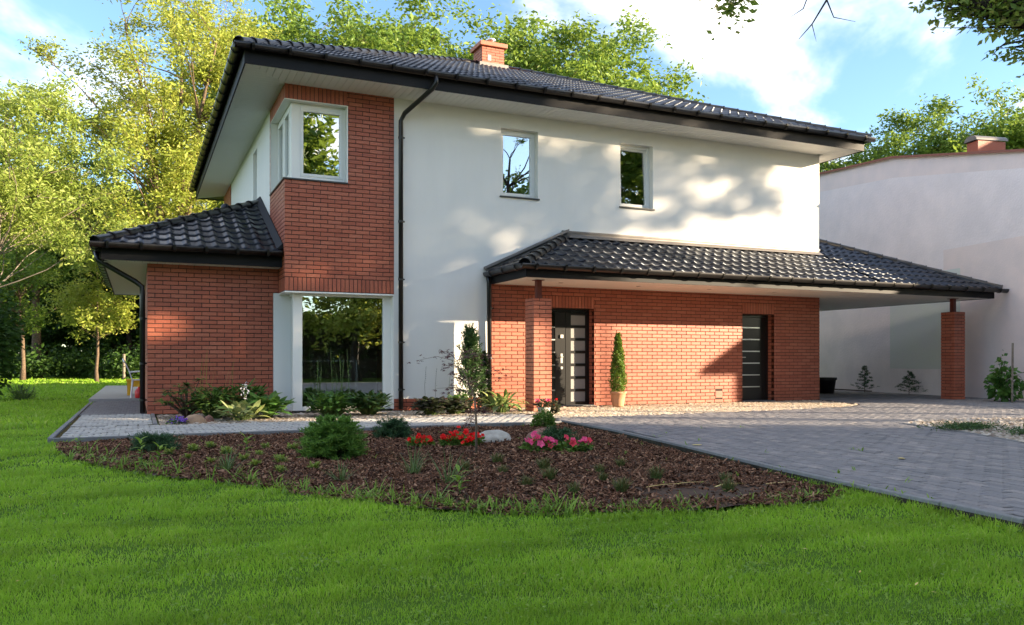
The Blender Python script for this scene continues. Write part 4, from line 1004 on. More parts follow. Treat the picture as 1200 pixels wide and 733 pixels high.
def chips(name, poly, n, mat, bare=()):
    C = scatter_poly(poly, n); 
    if bare:
        for (bx, by, br) in bare:
            r_ = np.hypot((C[:, 0] - bx) / br[0], (C[:, 1] - by) / br[1]); C = C[(r_ > 1) | (NR.random(len(C)) < .12)]
    n = len(C); L = NR.lognormal(math.log(.017), .45, n); W_ = np.minimum(L * .8, NR.lognormal(math.log(.0068), .35, n)); H = NR.uniform(.003, .009, n)
    V = CHV[None] * (1 + NR.normal(0, .12, (n, 6, 1)))
    v = np.stack([V[..., 0] * L[:, None], V[..., 1] * W_[:, None], V[..., 2] * H[:, None]], 2)
    az, el, ro = NR.uniform(0, 6.28, n), NR.normal(0, .5, n), NR.normal(0, .6, n)
    def rot(v, a, i, j):
        c, s = np.cos(a)[:, None], np.sin(a)[:, None]; w_ = v.copy(); w_[..., i] = v[..., i] * c - v[..., j] * s; w_[..., j] = v[..., i] * s + v[..., j] * c; return w_
    v = rot(v, ro, 1, 2); v = rot(v, el, 0, 2); v = rot(v, az, 0, 1)
    v[..., 0] += C[:, :1]; v[..., 1] += C[:, 1:2]; v[..., 2] += (bed_z(C) + NR.uniform(.002, .022, n))[:, None]
    k = (np.arange(n) * 6)[:, None, None]
    return np_obj(name, v.reshape(-1, 3), [(CHF3[None] + k).reshape(-1, 3), (CHF4[None] + k).reshape(-1, 4)], mat, None, 'stuff')
chips('bark_mulch', bed_poly, 60000, M['chip'], [(3.85, 5.05, (.55, .33))])

# --- grass
def grass(name, cells, mat):
    """cells: list of (lat0,lat1,dep0,dep1,density,height,width)"""
    VV, FF, nb = [], [], 0
    ex = [bed_poly_in, drive_poly, path_a, path_b, path_c, terrace, [(WX - .1, WY - .1), (XR, YF - .2), (XR, YB), (WX - .1, YB)]]
    for (d0, d1, l0, l1, dens, h, wd_) in cells:
        n = int(dens * (d1 - d0) * (l1 - l0)); dep = NR.uniform(d0, d1, n); lat = NR.uniform(l0, l1, n)
        C = np.stack([lat * CC + dep * CS, -lat * CS + dep * CC], 1)
        ok = np.ones(n, bool)
        CJ = C + NR.normal(0, .055, C.shape)
        for q_, e in enumerate(ex): ok &= ~inpoly(CJ if q_ == 0 else C, e)
        C = C[ok]; n = len(C)
        nzv = (np.sin(C[:, 0] * 3.1 + 1.7 * np.sin(C[:, 1] * 2.3)) * np.sin(C[:, 1] * 4.3 + np.sin(C[:, 0] * 2.9)) + .6 * np.sin(C[:, 0] * 11.3 + C[:, 1] * 7.7) * np.sin(C[:, 1] * 13.1 - C[:, 0] * 5.3))
        keep = NR.random(n) < (.80 + .40 * np.clip(nzv, -1, 1)); C = C[keep]; nzv = nzv[keep]; n = len(C)
        hh = h * NR.lognormal(0, .28, n) * (1 + .38 * np.clip(nzv, -1, 1)); ww = wd_ * NR.uniform(.6, 1.3, n)
        az = NR.uniform(0, 6.28, n); ln_ = NR.uniform(.1, 1.0, n) * hh
        d = np.stack([np.cos(az), np.sin(az)], 1); fa = NR.uniform(0, 6.28, n); sd = np.stack([np.cos(fa), np.sin(fa)], 1)
        z0 = np.full(n, -.065)
        def P(t, w_, zf): return np.concatenate([C + d * (ln_ * t)[:, None] + sd * (w_ * ww)[:, None], (z0 + hh * zf)[:, None]], 1)
        V = np.stack([P(0, -.5, 0), P(0, .5, 0), P(.35, .42, .6), P(.35, -.42, .6), P(1, 0, .95)], 1).reshape(-1, 3)
        k = (np.arange(n) * 5)[:, None]
        VV.append(V); FF.append((k, nb)); nb += n * 5
    F4 = np.concatenate([k + b + np.array([[0, 1, 2, 3]]) for k, b in FF]); F3 = np.concatenate([k + b + np.array([[3, 2, 4]]) for k, b in FF])
    return np_obj(name, np.concatenate(VV), [F4, F3], mat, None, 'stuff')
bed_poly_in = [(-0.80, 11.42), (-0.66, 10.3), (-0.5, 9.5), (-0.1, 8.5), (0.38, 7.7), (1.0, 6.9), (1.45, 6.05), (1.85, 5.42), (2.3, 5.04), (2.78, 4.82), (3.6, 4.58), (4.35, 4.52), (4.86, 4.75), (5.04, 5.72), (5.42, 7.52), (5.81, 9.64), (6.02, 11.42)]
grass('grass', [(2.4, 3.5, -5.2, -2.7, 3600, .03, .008), (2.4, 3.5, 2.7, 4.5, 3600, .03, .008), (3.5, 5.2, -6.2, -3.8, 3000, .03, .009), (5.2, 7.5, -8.5, -5.2, 2200, .03, .010), (7.5, 12, -12, -8.6, 700, .036, .018), (2.4, 3.5, -2.7, 2.7, 13500, .023, .0033), (3.5, 5.2, -3.8, 3.8, 8600, .025, .0046), (5.2, 7.5, -5.2, 4.2, 4400, .028, .007), (7.5, 12, -8.6, -3.0, 1600, .032, .013),
                (12, 20, -14.5, -6.5, 480, .05, .024), (20, 34, -23, -10, 150, .055, .045), (34, 50, -34, -12, 60, .06, .09)], M['grass'])

# ================================================================== PLANT BUILDERS
def leaf_arrays(C, L, W, rng, up=.3, droop=.2, fold=.25):
    n = len(C)
    d = rng.normal(0, 1, (n, 3)); d[:, 2] = d[:, 2] * .55 - droop; d /= np.linalg.norm(d, axis=1)[:, None]
    q = rng.normal(0, 1, (n, 3)); q[:, 2] += up * 3; s = np.cross(d, q); s /= np.linalg.norm(s, axis=1)[:, None] + 1e-9
    nr = np.cross(s, d)
    l = (L * rng.lognormal(0, .25, n))[:, None]; w_ = l * (W / L)
    V = np.stack([C, C + d * l * .45 + s * w_ * .5 + nr * w_ * fold * .5, C + d * l, C + d * l * .45 - s * w_ * .5 + nr * w_ * fold * .5], 1).reshape(-1, 3)
    F = np.arange(n * 4).reshape(n, 4)
    return V, F
def bez(a, b, c, n=6): return [a * (1 - t) ** 2 + b * (2 * t * (1 - t)) + c * (t * t) for t in [k / (n - 1) for k in range(n)]]
def tree_meshes(seed, h, cz, rad, nclump, leaves, ls, trunk_r, cr=1.0, start=.25, leafmat=None, barkmat=None, lean=(0, 0), shell=.45, aspect=.5, clumps=None, sub=6, droop=.2, forks=1, lo_cut=-1.0):
    rng = np.random.default_rng(seed); rr = random.Random(seed)
    wood = MB(); top = h * .86
    forklist = []
    for fk in range(forks):
        ang = rr.uniform(0, 6.28) + fk * 6.28 / forks; sp_ = (0 if forks == 1 else rad[0] * .35)
        tip = Vector((lean[0] + sp_ * math.cos(ang) + rr.uniform(-.3, .3), lean[1] + sp_ * math.sin(ang) + rr.uniform(-.3, .3), top * rr.uniform(.85, 1)))
        mid = Vector((lean[0] * .25 + tip.x * .12, lean[1] * .25 + tip.y * .12, top * .5))
        pts = bez(Vector((0, 0, -.1)), mid, tip, 9)
        for i in range(1, 8): pts[i] += Vector((rr.uniform(-1, 1), rr.uniform(-1, 1), 0)) * trunk_r * .5 * (1 if i > 2 or forks == 1 else .3)
        radii = [trunk_r * (1.35 if i == 0 else 1 - .86 * (i / 8) ** .9) * (.8 if forks > 1 else 1) for i in range(9)]
        wood.tube(pts, radii, 9); forklist.append((pts, radii))
    C = []
    if clumps is None:
        clumps = []
        for k in range(nclump):
            v = rng.normal(0, 1, 3); v /= np.linalg.norm(v); r_ = rr.random() ** shell * (1 + .22 * math.sin(3 * math.atan2(v[1], v[0]) + seed) * math.cos(2.3 * v[2] + seed))
            if v[2] < lo_cut: v[2] = -v[2]
            clumps.append(Vector((v[0] * rad[0] * r_ + lean[0], v[1] * rad[1] * r_ + lean[1], cz + v[2] * rad[2] * r_)))
    for c in clumps:
        pts, radii = min(forklist, key=lambda f_: min((p.xy - c.xy).length for p in f_[0]))
        hd_ = math.hypot(c.x - lean[0], c.y - lean[1]); za = max(h * start, min(top * .97, c.z - hd_ * rr.uniform(.45, .9)))
        j = min(range(len(pts)), key=lambda i: abs(pts[i].z - za)); a = pts[j]
        m = (a + c) * .5 + Vector((rr.uniform(-.15, .15), rr.uniform(-.15, .15), rr.uniform(.0, .22))) * (c - a).length
        lp = bez(a, m, c, 6); r0 = min(radii[j] * .6, trunk_r * (.10 + .05 * (c - a).length / max(rad)))
        for i in range(1, 5): lp[i] += Vector([rr.uniform(-1, 1) for _ in range(3)]) * .06 * (c - a).length * .5
        wood.tube(lp, [r0 * (1 - .8 * i / 5) for i in range(6)], 5, False)
        for s_ in range(sub):
            e = c + Vector([rr.gauss(0, .55) * cr, rr.gauss(0, .55) * cr, rr.gauss(0, .42) * cr])
            b = lp[rr.choice([3, 4, 4, 5])]
            wood.tube([b, (b + e) * .5 + Vector((0, 0, .08 * cr)), e], [r0 * .3, r0 * .2, r0 * .08], 4, False)
            n = max(3, int(leaves / (len(clumps) * sub) * rr.uniform(.6, 1.4)))
            t = rng.random(n)[:, None]; line = np.array(b) * (1 - t) * .45 + np.array(e) * (1 - (1 - t) * .45)
            C.append(line + rng.normal(0, 1, (n, 3)) * np.array((.24, .24, .17)) * cr)
    C = np.concatenate(C)
    V, F = leaf_arrays(C, ls, ls * aspect, rng, droop=droop)
    wm = wood.mesh('trunk', barkmat); set_smooth(wm)
    lm = np_mesh('crown', V, F, False, leafmat)
    return wm, lm
def tree(name, label, loc, meshes, group=None, rz=0.0, sc_=1.0, cat='tree'):
    t = thing(name, label, cat, (loc[0], loc[1], loc[2] if len(loc) > 2 else -.085), group)
    for nm, me in zip(('trunk', 'crown'), meshes):
        o = bpy.data.objects.new(nm, me); COL.objects.link(o); o.parent = t
    t.rotation_euler[2] = rz; t.scale = (sc_, sc_, sc_)
    return t
def strip(mb, base, az, el, L, W, droop, n=5, prof=None, crease=.0):
    p = Vector(base); side = Vector((-math.sin(az), math.cos(az), 0)); vs = []; fs = []
    for i in range(n + 1):
        t = i / n; w_ = W * (prof(t) if prof else math.sin(math.pi * min(.97, .12 + t * .88)))
        e = el - droop * t; d = Vector((math.cos(az) * math.cos(e), math.sin(az) * math.cos(e), math.sin(e)))
        up = d.cross(side) * -1
        if crease: vs += [p + side * w_ * .5 + up * crease * w_, p, p - side * w_ * .5 + up * crease * w_]
        else: vs += [p + side * w_ * .5, p - side * w_ * .5]
        p = p + d * (L / n)
    m_ = 3 if crease else 2
    for i in range(n):
        for j in range(m_ - 1): fs.append((i * m_ + j, i * m_ + j + 1, (i + 1) * m_ + j + 1, (i + 1) * m_ + j))
    mb.add(vs, fs); return p
blade = lambda t: (1 - t) ** .7 if t > .0 else 1.0
def conifer_mesh(seed, h, w_, nb, mat, layered=False, needle=(.03, .005), sprigs=8, per=16, up=.35, base=.02, ball=False, power=1.0):
    """stem with whorls of needled branches"""
    rng = np.random.default_rng(seed); rr = random.Random(seed); wood = MB(); C = []; D = []
    wood.tube([(0, 0, -.02), (0, 0, h * .95)], [max(.006, h * .014), .003], 6)
    for k in range(nb):
        f_ = (k + rr.random()) / nb
        z = base + f_ * (h - base)
        if layered: z = base + (round(f_ * layered) + rr.uniform(-.12, .12)) / layered * (h - base) * .96
        fr = z / h
        if ball: rl = w_ * .5 * math.sqrt(max(.05, 1 - (max(0, fr - .35) / .68) ** 2)) * rr.uniform(.75, 1.05)
        else: rl = w_ * .5 * (1 - fr) ** power * rr.uniform(.75, 1.1) + .02
        az = rr.uniform(0, 6.28); el = up * rr.uniform(.4, 1.5) * (1 if not ball else (.2 + 1.5 * fr))
        a = Vector((0, 0, z * (.55 if ball else 1))); dr = Vector((math.cos(az) * math.cos(el), math.sin(az) * math.cos(el), math.sin(el)))
        L = rl / max(.3, math.cos(el))
        e = a + dr * L
        if ball: e = Vector((math.cos(az) * rl, math.sin(az) * rl, max(.02, z)))
        m = (a + e) * .5 + Vector((0, 0, L * .10))
        pts = bez(a, m, e, 5); wood.tube(pts, [.005 * h + .002, .004 * h + .0015, .003, .002, .0012], 4, False)
        dr = (e - a).normalized()
        for s_ in range(sprigs):
            t = rr.uniform(.3, 1) if s_ else 1.0; p = a * (1 - t) ** 2 + m * 2 * t * (1 - t) + e * t * t
            sd = dr.cross(Vector((0, 0, 1))).normalized() * rr.choice((-1, 1)) if s_ else Vector((0, 0, 0)); sdir = (dr * .8 + sd * rr.uniform(.4, .9) + Vector((0, 0, rr.uniform(-.2, .25)))).normalized()
            sl = L * rr.uniform(.14, .30)
            tt = rng.random(per)[:, None]; C.append(np.array(p) + np.array(sdir) * sl * tt)
            nd = np.array(sdir) * .75 + rng.normal(0, .55, (per, 3)); D.append(nd)
    C = np.concatenate(C); D = np.concatenate(D); D /= np.linalg.norm(D, axis=1)[:, None]; n = len(C)
    s = np.cross(D, rng.normal(0, 1, (n, 3))); s /= np.linalg.norm(s, axis=1)[:, None] + 1e-9
    l = needle[0] * rng.uniform(.7, 1.3, n)[:, None]; ww = needle[1]
    V = np.stack([C - s * ww * .5, C + s * ww * .5, C + D * l + s * ww * .25, C + D * l - s * ww * .25], 1).reshape(-1, 3)
    wm = wood.mesh('stem', M['twig']); fm = np_mesh('foliage', V, np.arange(n * 4).reshape(n, 4), False, mat)
    return wm, fm
def plant(name, label, cat, loc, parts, group=None, rz=0.0, sc_=1.0):
    """parts: list of (name, mesh)"""
    t = thing(name, label, cat, loc, group)
    for nm, me in parts:
        o = bpy.data.objects.new(nm, me); COL.objects.link(o); o.parent = t
    t.rotation_euler[2] = rz; t.scale = (sc_,) * 3
    return t
def leafmesh(name, C, L, W, mat, seed=1, **k):
    V, F = leaf_arrays(np.asarray(C), L, W, np.random.default_rng(seed), **k); return np_mesh(name, V, F, False, mat)

# ================================================================== TREES
gz = -.065
# big lime-green tree beyond the wing
tm_ = tree_meshes(3, 20, 10.8, (5.8, 5.2, 8.6), 140, 84000, .165, .34, 1.1, .14, M['leaf_lime'], M['bark'], (.3, 0), .5, .42, forks=3, sub=8, droop=.25)
tree('willow_tree', 'tall lime-green tree with many pale bare limbs showing, behind the brick wing', G(-15.2, 37), tm_)
tm_ = tree_meshes(8, 11.5, 7.6, (5.0, 4.6, 3.5), 66, 38000, .16, .17, 1.0, .36, M['leaf_ash'], M['bark_grey'], (.6, 0), .5, .38, droop=.45, sub=7)
tree('ash_tree', 'tree with drooping yellow-green leaflets and grey trunk at the far edge of the side lawn', G(-18.8, 29.5), tm_)
tm_ = tree_meshes(31, 16, 10.5, (4.5, 4.5, 5.0), 40, 20000, .22, .3, 1.3, .3, M['leaf_mid'], M['bark'], sub=6)
tree('background_tree', 'mid-green round tree behind the drooping yellow-green tree', G(-27.5, 48), tm_)
# wood at the end of the garden
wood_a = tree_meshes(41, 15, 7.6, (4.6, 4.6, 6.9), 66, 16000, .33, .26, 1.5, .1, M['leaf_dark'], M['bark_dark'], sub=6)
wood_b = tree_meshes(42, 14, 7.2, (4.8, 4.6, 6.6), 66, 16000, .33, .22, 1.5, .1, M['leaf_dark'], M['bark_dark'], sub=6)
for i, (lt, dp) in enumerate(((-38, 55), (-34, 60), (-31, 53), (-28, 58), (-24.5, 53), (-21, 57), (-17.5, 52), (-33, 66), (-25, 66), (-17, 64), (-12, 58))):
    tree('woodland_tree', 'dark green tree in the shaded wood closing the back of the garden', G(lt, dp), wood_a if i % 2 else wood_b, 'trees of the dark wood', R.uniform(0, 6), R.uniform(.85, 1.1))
C = []
for k in range(420):
    lt = R.uniform(-36, -12); dp = R.uniform(44.5, 48.5) + (1.2 * math.sin(lt)); x, y = G(lt, dp); hgt = R.uniform(.5, 2.1)
    C.append(np.array((x, y, 0)) + NR.normal(0, 1, (50, 3)) * np.array((.45, .45, .35)) * hgt * .6 + np.array((0, 0, hgt * .5)))
for k in range(700): lt = R.uniform(-70, -8); x, y = G(lt, R.uniform(66, 74)); C.append(np.array((x, y, 0)) + NR.normal(0, 1, (24, 3)) * np.array((.9, .9, .9)) + np.array((0, 0, R.uniform(.3, 7.5))))
C = np.concatenate(C); C = C[C[:, 2] > -.05]; CB = C[cam_dep(C) > 60]; C = C[cam_dep(C) <= 60]; V, F = leaf_arrays(CB, .75, .5, NR); np_obj('far_wood', V, F, M['leaf_dark'], None, 'stuff')
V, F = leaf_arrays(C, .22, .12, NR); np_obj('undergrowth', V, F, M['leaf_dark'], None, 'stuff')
tm_ = tree_meshes(51, 6.4, 3.9, (2.0, 1.8, 2.4), 30, 6500, .15, .085, .7, .33, M['leaf_lime'], M['bark'], sub=5)
tree('young_tree', 'slender young tree with sunlit yellow leaves standing beyond the white chair', G(-19.3, 38.4), tm_)
tm_ = tree_meshes(52, 8.2, 5.4, (3.4, 3.2, 2.9), 34, 9000, .17, .12, .9, .35, M['leaf_mid'], M['bark'], sub=5)
tree('young_tree', 'shaded spreading tree with thin bare trunk at the back lawn edge', G(-24.6, 41.5), tm_)
MB().box(-.06, .06, -.06, .06, 0, 1.25)
x, y = G(-20.2, 43); fp = tag(MB().tube([(x, y, -.1), (x, y, 1.3)], .07, 8).build('fence_post', M['bark_grey'], origin=(x, y, 0)), 'weathered wooden post before the dark undergrowth', 'post')
# trees behind the roof
bt = [tree_meshes(60 + i, 20, 12.2, (5.4, 5.2, 7.8), 90, 44000, .26, .32, 1.5, .2, M['leaf_mid'], M['bark'], sub=6) for i in range(2)]
for i, (lt, dp, s_, lb) in enumerate(((-11.8, 46, 1.08, 'leftmost tall green tree above the roof, next to the lime-green tree'), (-6.2, 44, 1.02, 'tall green tree above the roof left of the chimney'),
                                (-.9, 46, 1.03, 'tall green tree whose crown stands directly behind the brick chimney'), (4.2, 44, 1.0, 'tall green tree rising highest right of the chimney'))):
    tree('background_tree', lb, G(lt, dp), bt[i % 2], 'trees behind the house', R.uniform(0, 6), s_)
for i, (lt, dp, s_, lb) in enumerate(((-14.5, 53, 1.12, 'tall tree filling the gap beside the lime-green tree above the roof corner'), (-8.8, 53, 1.12, 'farther tall tree between the two leftmost trees above the roof'), (-3.4, 54, 1.1, 'farther green tree filling the gap just left of the brick chimney'), (1.8, 53, 1.08, 'farther green tree filling the gap just right of the brick chimney'))):
    tree('background_tree', lb, G(lt, dp), bt[(i + 1) % 2], 'trees behind the house', R.uniform(0, 6), s_)
tm_ = tree_meshes(66, 16.4, 10.5, (3.2, 3.0, 5.8), 46, 22000, .24, .25, 1.2, .2, M['leaf_mid'], M['bark'], sub=6)
tree('background_tree', 'lower tree at the right end of the row above the roof', G(7.0, 44), tm_, 'trees behind the house')
for i, (lt, dp, s_, lb) in enumerate(((24.6, 60, .88, 'thin pale tree between the roof corner and the neighbouring gable'), (29.5, 60, 1.0, 'yellow-green tree over the middle of the neighbouring gable'),
                                (36.0, 61, 1.08, 'broad green tree behind the small brick chimney of the neighbour'), (33.2, 66, .95, 'dark tree standing behind the yellow-green one over the gable'), (21.5, 64, .72, 'low distant tree just showing beside the house corner'), (41, 62, 1.0, 'broad green tree at the outer end of the neighbouring gable'))):
    tree('background_tree', lb, G(lt, dp), bt[i % 2], 'trees behind the neighbouring house', R.uniform(0, 6), s_)

# oak whose limb hangs into the top corner
def ov(lt, dp, z): x, y = G(lt, dp); return Vector((x - 11.9, y - 4.6, z - .2 - gz))
cl = [ov(5.15, 9.5, 5.15), ov(5.45, 9.4, 4.95), ov(5.75, 9.5, 4.75), ov(5.55, 9.3, 4.72), ov(5.95, 9.3, 4.42), ov(6.1, 9.5, 4.85), ov(5.35, 9.5, 5.35), ov(5.85, 9.2, 5.2), ov(6.4, 9.3, 4.5), ov(6.6, 9.3, 5.2), ov(4.9, 9.6, 5.5)]
for k in range(26): cl.append(Vector((R.uniform(-1.2, 2.6), R.uniform(-2.6, 2.2), R.uniform(5.9, 9.3))))
for k in range(26): cl.append(ov(R.uniform(4.95, 6.9), R.uniform(9.1, 9.8), 0)); cl[-1].z = 5.25 - .62 * ((cl[-1] - ov(4.95, 9.5, 0)).xy.length) / 1.9 + R.uniform(-.22, .3) - gz
tm_ = tree_meshes(71, 9.5, 7.5, (3.2, 3.2, 2.6), 0, 6500, .085, .24, .24, .38, M['leaf_oak'], M['bark_dark'], clumps=cl, aspect=.55, sub=5)
oak = tree('oak_tree', 'dark-barked tree whose leafy limb hangs into the upper corner above the neighbouring gable', (11.9, 4.6, gz), tm_)
m_ = MB()
def tw(pts, r0): m_.tube([Vector(p) for p in pts], [r0 * (1 - .8 * i / (len(pts) - 1)) for i in range(len(pts))], 6, False)
tw([Vector((.0, 0, 4.6)), ov(7.4, 9.5, 4.55), ov(6.6, 9.4, 4.75), ov(5.9, 9.4, 5.0), ov(5.4, 9.45, 5.22), ov(4.8, 9.5, 5.5), ov(3.6, 9.5, 5.75), ov(2.7, 9.5, 5.6)], .15)
lc = np.array([np.array(ov(2.55 + R.gauss(0, .13), 9.5, 5.22 + R.gauss(0, .13))) for _ in range(130)] + [np.array(ov(3.0 + R.gauss(0, .3), 9.5, 5.5 + R.gauss(0, .1))) for _ in range(160)])
V, F = leaf_arrays(lc, .085, .047, NR); o_ = bpy.data.objects.new('leaf_spray', np_mesh('leaf_spray', V, F, False, M['leaf_oak'])); COL.objects.link(o_); o_.parent = oak; o_['kind'] = 'stuff'
tw([ov(2.9, 9.5, 5.62), ov(2.6, 9.5, 5.35), ov(2.5, 9.5, 5.1)], .012)
tw([ov(3.8, 9.5, 5.7), ov(3.62, 9.5, 5.3), ov(3.45, 9.5, 5.02), ov(3.3, 9.5, 4.85)], .016); tw([ov(3.62, 9.5, 5.3), ov(3.7, 9.5, 5.1), ov(3.95, 9.5, 5.05)], .010); tw([ov(3.5, 9.5, 5.6), ov(3.35, 9.5, 5.2), ov(3.2, 9.5, 5.1)], .010); tw([ov(3.45, 9.5, 5.02), ov(3.48, 9.5, 4.9), ov(3.5, 9.5, 4.82)], .006)
mm = m_.mesh('limb', M['bark_dark']); set_smooth(mm); lo_ = bpy.data.objects.new('limb', mm); COL.objects.link(lo_); lo_.parent = oak

# trees, hedge and house across the street (outside the view: trees shade the lawn and show in the panes; hedge and house are shaped for shade)
sh = [tree_meshes(80 + i, 17, 9.0, (4.2, 4.2, 8.2), 70, 15000, .42, .3, 1.6, .06, M['leaf_mid'], M['bark_dark'], sub=5) for i in range(2)]
def sunpos(xw, t): return (xw + 1.5 * t, YF - t)
for i, (xw, t, s_) in enumerate(((-16.5, 20, .6), (-13, 21, .6), (-9, 20.5, .62), (-6.4, 21.5, .62), (-5.4, 23, .66), (-6.2, 25.5, .78), (-17, 27, .72), (-11, 27.5, .74), (-6.6, 28, .76))):
    p = sunpos(xw, t); tree('street_tree', 'leafy tree across the street, outside the view, seen in the window reflections', p, sh[i % 2], 'trees across the street', R.uniform(0, 6), s_)
sp_ = tree_meshes(90, 17.5, 14.6, (2.5, 2.5, 3.3), 30, 4600, .33, .26, .9, .62, M['leaf_mid'], M['bark_dark'], sub=5)
for i, (xw, t, s_) in enumerate(((-1.2, 22, 1.0), (2.4, 22.5, 1.02), (5.4, 22, 1.0))):
    p = sunpos(xw, t); tree('street_tree', 'slim high-crowned tree across the street, outside the view', p, sp_, 'slim trees across the street', 1.3 * i + .4, s_)
R2 = random.Random(12); cl2 = [Vector((R2.gauss(0, 1.3), R2.gauss(0, 1.2), 13.7 + R2.gauss(0, .9))) for _ in range(12)]
sp2 = tree_meshes(91, 17, 13.2, (2.2, 2.2, 2.2), 0, 2300, .26, .2, .75, .6, M['leaf_mid'], M['bark_dark'], sub=4, clumps=cl2)
sp3 = tree_meshes(92, 12.4, 10.6, (1.1, 1.1, 1.1), 12, 2600, .34, .2, .7, .7, M['leaf_mid'], M['bark_dark'], sub=5); tree('street_tree', 'small round-headed tree outside the view, added to shade the wing wall', sunpos(1.7, 22), sp3)  # extra unseen tree, its small crown set to keep sun off the wing
p = sunpos(9.1, 20); tree('street_tree', 'thin sparse-crowned tree across the street, outside the view', p, sp2)
rf = [tree_meshes(95 + i, 11, 5.6, (3.6, 3.4, 4.6), 56, 14000, .26, .24, 1.2, .12, M['leaf_lime'], M['bark_dark'], sub=5) for i in range(1)]
for i, (x, y, s_) in enumerate(((9.9, -9.6, 1.0), (4.5, -12, 1.05), (15.5, -13.5, 1.0), (-4, -13, 1.0))):
    if i == 0: tree('street_tree', 'tall tree behind the viewpoint, outside the view, mirrored in the corner window', (6.4, -15.2), sh[1], None, 1.0, 1.05)
    if i == 1: tree('street_tree', 'very tall tree across the street, outside the view, mirrored in the tilted upper window', (26.5, -11.0), sh[0], None, 2.0, 1.22)
    tree('street_tree', 'yellow-green tree behind the viewpoint, outside the view, seen in the big lower pane', (x, y), rf[0], 'trees behind the viewpoint', R.uniform(0, 6), s_)
def hedge(label, loc, n, x0, x1, y0, y1, h):
    hx = []
    for k in range(n):
        z = R.uniform(0, h) if R.random() < .75 else h - .05 + R.gauss(0, .06); q = R.random()
        if (x1 - x0) < (y1 - y0): x = R.choice((x0, x1, R.uniform(x0, x1))); y = R.uniform(y0, y1)
        else: y = R.choice((y0, y1, R.uniform(y0, y1))); x = R.uniform(x0, x1)
        hx.append((x + R.gauss(0, .06), y + R.gauss(0, .06), z))
    t = thing('hedge', label, 'hedge', loc)
    V, F = leaf_arrays(np.array(hx), .26, .16, NR); np_obj('foliage', V, F, M['leaf_dark'], t)
    MB().box(x0 + .15, x1 - .15, y0 + .1, y1 - .1, -.1, h - .15).build('hedge_core', M['bark_dark'], t)
hedge('clipped green hedge outside the view, added to shade the driveway', (25, -2, gz), 15000, 24.45, 25.55, -12, 7.6, 2.45)  # unseen hedge, added to cut the sun low over the driveway
hedge('tall dark hedge outside the view, added to darken the big lower pane', (2, -17, gz), 16000, -18, 24, -17.6, -16.4, 3.6)  # unseen hedge, added as a dark reflection for the bay pane
# unseen house, shaped to throw the slanted shadow beside the side door
oh = thing('shadow_house', 'unseen hip-roofed house shaped to cast a slanted shadow on the porch wall', 'house', (34, 10, gz))
m_ = MB().box(28.44, 38, 4.7, 15, gz, 5.6); m_.build('wall', M['render'], oh)
m_ = MB(); z0 = 5.56; m_.add([(28.04, 4.3, z0), (38.4, 4.3, z0), (38.4, 15.4, z0), (28.04, 15.4, z0), (33.22, 9.5, z0 + 5.6), (33.22, 10.2, z0 + 5.6), (28.04, 4.3, z0 - .12), (38.4, 4.3, z0 - .12), (38.4, 15.4, z0 - .12), (28.04, 15.4, z0 - .12)],
   [(0, 1, 4), (1, 2, 5, 4), (2, 3, 5), (3, 0, 4, 5), (9, 8, 7, 6), (0, 6, 7, 1), (1, 7, 8, 2), (2, 8, 9, 3), (3, 9, 6, 0)]); m_.build('roof', M['ridge'], oh)
for (x0, x1) in ((29.6, 30.8), (32.4, 33.6), (35.4, 36.6)):
    for z in (1.0, 3.6): fr_ = MB().box(x0, x1, 4.66, 4.72, z, z + 1.3).build('window', M['frame'], oh); MB().box(x0 + .08, x1 - .08, 4.65, 4.659, z + .08, z + 1.22).build('pane', M['glass_up'], fr_)

# ================================================================== NEIGHBOURING BUILDING
nd = Vector((.2113, .9774, 0)); nn_ = Vector((.9774, -.2113, 0))
def nb(y, off, z): p = Vector((19.4, 13.2, 0)) + nd * ((y - 13.2) / .9774) + nn_ * off; return Vector((p.x, p.y, z))
nbh = thing('neighbour_building', 'long pastel rendered gable wall of the neighbouring house with a small brick chimney', 'house', tuple(nb(12.55, 0, gz)))
prof = [(12.55, 5.92), (17.6, 6.98), (22, 7.38), (23.6, 7.44)]
m_ = MB(); front = [nb(y, 0, z) for y, z in prof]; back = [nb(y, 9, z) for y, z in prof]
base_f = [nb(12.55, 0, gz), nb(23.6, 0, gz)]; base_b = [nb(12.55, 9, gz), nb(23.6, 9, gz)]
lim = [nb(y, 0, z - .62 if y > 13 else z - .42) for y, z in prof]
m_.poly([base_f[0], lim[0], lim[1], lim[2], lim[3], base_f[1]]); m_.poly([base_f[0], base_b[0], back[0], front[0], lim[0]]); m_.poly([base_f[1], lim[3], front[3], back[3], base_b[1]]); m_.poly([base_b[0], base_b[1], back[3], back[2], back[1], back[0]])
m_.build('gable_wall', M['neigh'], nbh)
m_ = MB()
for i in range(3): m_.quad(lim[i], lim[i + 1], front[i + 1], front[i])
m_.build('upper_band', M['neigh_top'], nbh)
def patch(y0, y1, z0, z1, mat, nm, d=.004):
    return MB().quad(nb(y0, -d, z0), nb(y1, -d, z0), nb(y1, -d, z1), nb(y0, -d, z1)).build(nm, mat, nbh)
patch(15.0, 17.75, .72, 3.4, M['neigh_green'], 'repaired_patch')
patch(12.56, 15.6, 0.0, 3.95, M['neigh_top'], 'repaired_patch', .003)
m_ = MB()
for i in range(3):
    a, b = prof[i], prof[i + 1]
    m_.add([nb(a[0], -.10, a[1] - .05), nb(b[0], -.10, b[1] - .05), nb(b[0], -.10, b[1] + .015), nb(a[0], -.10, a[1] + .015), nb(b[0], 9.1, b[1] + .03), nb(a[0], 9.1, a[1] + .03)], [(0, 1, 2, 3), (3, 2, 4, 5)])
m_.build('roof_flashing', M['neigh_flash'], nbh)
